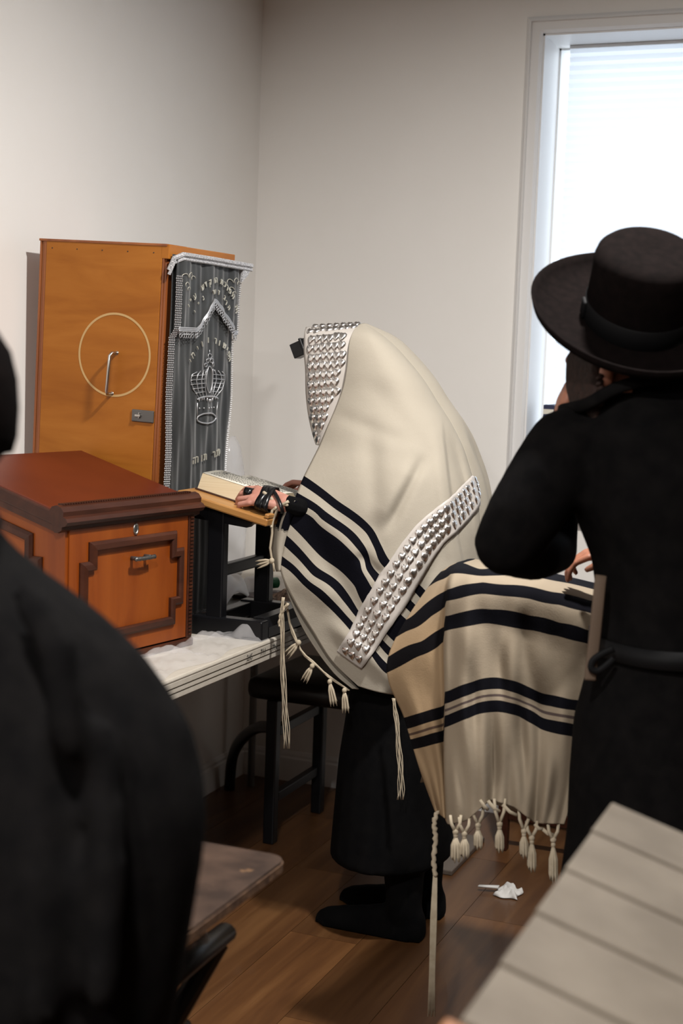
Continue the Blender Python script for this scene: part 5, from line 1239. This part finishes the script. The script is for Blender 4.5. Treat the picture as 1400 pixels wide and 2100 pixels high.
# crumpled tissue on the floor
tq = on(1043, 1826, 2, 0.01)
mb = crumple((tq.x, tq.y, 0.001), 0.034, 0.042, 0.030, 12, 16)
mb.loft([[tq + Vector(p) for p in ((-0.030, -0.012, 0.004), (-0.030, 0.006, 0.004), (-0.030, 0.006, 0.008), (-0.030, -0.012, 0.008))], [tq + Vector(p) for p in ((-0.085, -0.022, 0.002), (-0.085, -0.012, 0.002), (-0.085, -0.012, 0.006), (-0.085, -0.022, 0.006))]])
build(mb, 'crumpled_tissue', 'whitecloth', smooth=True, solid=0.001, label='crumpled white tissue lying on the plank floor', cat='tissue')
# clear plastic sheet bunched along the table edge
random.seed(2); rows = []
for i in range(60):
    y_ = 2.62 + 0.66 * i / 59; rr_ = []
    for j in range(26):
        t_ = j / 25; x_ = -1.505 - 0.012 * math.sin(y_ * 23) - t_ * 0.125
        h_ = (0.004 + 0.030 * math.exp(-((t_ - 0.55) / 0.30) ** 2) * (0.55 + 0.45 * math.sin(y_ * 31 + 2 * t_)) + 0.004 * math.sin(y_ * 60 + t_ * 11) + 0.004 * abs(math.sin(y_ * 37 - t_ * 13)))
        h_ += 0.028 * math.exp(-((y_ - 3.20) / 0.035) ** 2) * math.exp(-((t_ - 0.35) / 0.2) ** 2)
        edge = min(1, t_ / 0.08, (i + 0.5) / 4, (59.5 - i) / 5); rr_.append((x_, y_, TZ + 0.001 + h_ * max(0, edge)))
    rows.append(rr_)
build(MB().grid(rows), 'plastic_sheet', 'film', smooth=True, label='bunched clear plastic sheet along the front edge of the folding table', cat='plastic sheet')
# white cloth heap behind the stand
def heap(name, c_, rx, ry, h_, seed, m_, label, cat, n=44):
    random.seed(seed); ph = [random.uniform(0, 6.3) for _ in range(8)]; rows = []
    for i in range(n):
        rr_ = []
        for j in range(n):
            a, b_ = i / (n - 1) * 2 - 1, j / (n - 1) * 2 - 1; d2 = min(1, math.hypot(a, b_) / 1.15)
            e = (1 - d2 ** 2.2)
            z = h_ * e * (0.86 + 0.14 * math.sin(a * 4 + b_ * 6 + ph[0] + 1.4 * math.sin(b_ * 4 + ph[1]))) + 0.010 * e ** 0.3 * math.sin(a * 10 + 4 * b_ + 2 * math.sin(a * 3 + ph[2])) * (e > 0.02)
            rr_.append((c_[0] + a * rx, c_[1] + b_ * ry, c_[2] + max(0.001, z)))
        rows.append(rr_)
    return build(MB().grid(rows), name, m_, smooth=True, solid=0.002, label=label, cat=cat)
heap('white_cloth', (-1.885, 3.675, TZ), 0.085, 0.14, 0.130, 3, 'whitecloth', 'crumpled white cloth heaped on the table behind the book stand', 'cloth')
heap('folded_towel', (-2.075, 3.86, TZ), 0.10, 0.13, 0.225, 9, 'whitecloth', 'tall bundle of white fabric behind the book stand against the wall', 'cloth')
# clear plastic bag standing up behind
gb = MB(); q = on(482, 1000, 0, -2.05)
rg = []
for k in range(16):
    t_ = k / 15; z_ = TZ + (1.245 - TZ) * t_; wv_ = interp([0, .4, .75, .88, .96, 1], [0.06, .07, .060, .048, .034, .012], t_)
    cy_ = q.y + 0.01 * math.sin(t_ * 5); rg.append([(-2.06 + 0.55 * wv_ * math.cos(2 * math.pi * j / 20) * (1 + 0.12 * math.sin(j * 3 + k)), cy_ + wv_ * math.sin(2 * math.pi * j / 20), z_) for j in range(20)])
build(MB().loft(rg), 'plastic_bag', 'film2', smooth=True, label='clear plastic bag standing upright behind the open book', cat='bag')
# bottle lying with a green cap, dark book and patterned cloth
bq = on(548, 1196, 1, 3.86)
bt = thing('plastic_bottle', 'clear plastic bottle with a dark green cap lying behind the book stand', 'bottle', (bq.x, bq.y, TZ))
bz = bq.z
ax_ = Vector((0.55, 0.83, 0)).normalized(); sd_ = Vector((-ax_.y, ax_.x, 0))
def along(pr_): return [[bq + ax_ * a + sd_ * (r_ * math.cos(2 * math.pi * k / 18)) + Vector((0, 0, r_ * math.sin(2 * math.pi * k / 18))) for k in range(18)] for a, r_ in pr_]
build(MB().loft(along([(-0.075, 0.018), (-0.07, 0.024), (-0.02, 0.024), (-0.006, 0.016), (0.0, 0.014)])), 'bottle_body', 'film2', bt, smooth=True)
build(MB().loft(along([(0.0, 0.0155), (0.002, 0.017), (0.034, 0.017), (0.036, 0.015)])), 'cap', 'green', bt, smooth='auto')
pb = on(560, 1225, 1, 3.82)
build(MB().box((pb.x - 0.10, 3.74, TZ + 0.0), (pb.x + 0.10, 3.90, bq.z - 0.024), ch=0.004), 'dark_book', 'plum', smooth='auto', label='dark plum book lying flat beneath the green capped bottle', cat='book')
heap('patterned_cloth', (-1.67, 3.66, TZ), 0.085, 0.07, 0.050, 21, 'brownstuff', 'tan cloth with a dark pattern on the table behind the book stand', 'cloth', 26)
# books on the window sill
for k, (dx, m_, h_, lab, yy) in enumerate(((0.0, 'navy', 0.155, 'narrow navy book with a pale spine label on the window sill', 0.02), (0.042, 'greypaint', 0.150, 'grey covered book beside the navy one on the window sill', 0.022))):
    p = on(1114, 830, 1, Y1 + yy); 
    t_ = thing('sill_book', lab, 'book', (p.x + dx, Y1 + yy + 0.05, WZ0)); wd = 0.036 if k == 0 else 0.05
    top_z = p.z if k == 0 else p.z - 0.004
    build(MB().box((p.x + dx, Y1 + yy, WZ0), (p.x + dx + wd, Y1 + yy + 0.10, top_z), ch=0.002), 'cover', m_, t_)
    build(MB().box((p.x + dx + 0.003, Y1 + yy + 0.004, WZ0 + 0.002), (p.x + dx + wd - 0.003, Y1 + yy + 0.1015, top_z + 0.0008)), 'page_block', 'paper' if k else 'navy', t_)
    if k == 0: build(MB().box((p.x + dx + 0.001, Y1 + yy - 0.001, top_z - 0.030), (p.x + dx + wd - 0.001, Y1 + yy + 0.001, top_z - 0.014)), 'spine_label', 'paper', t_)
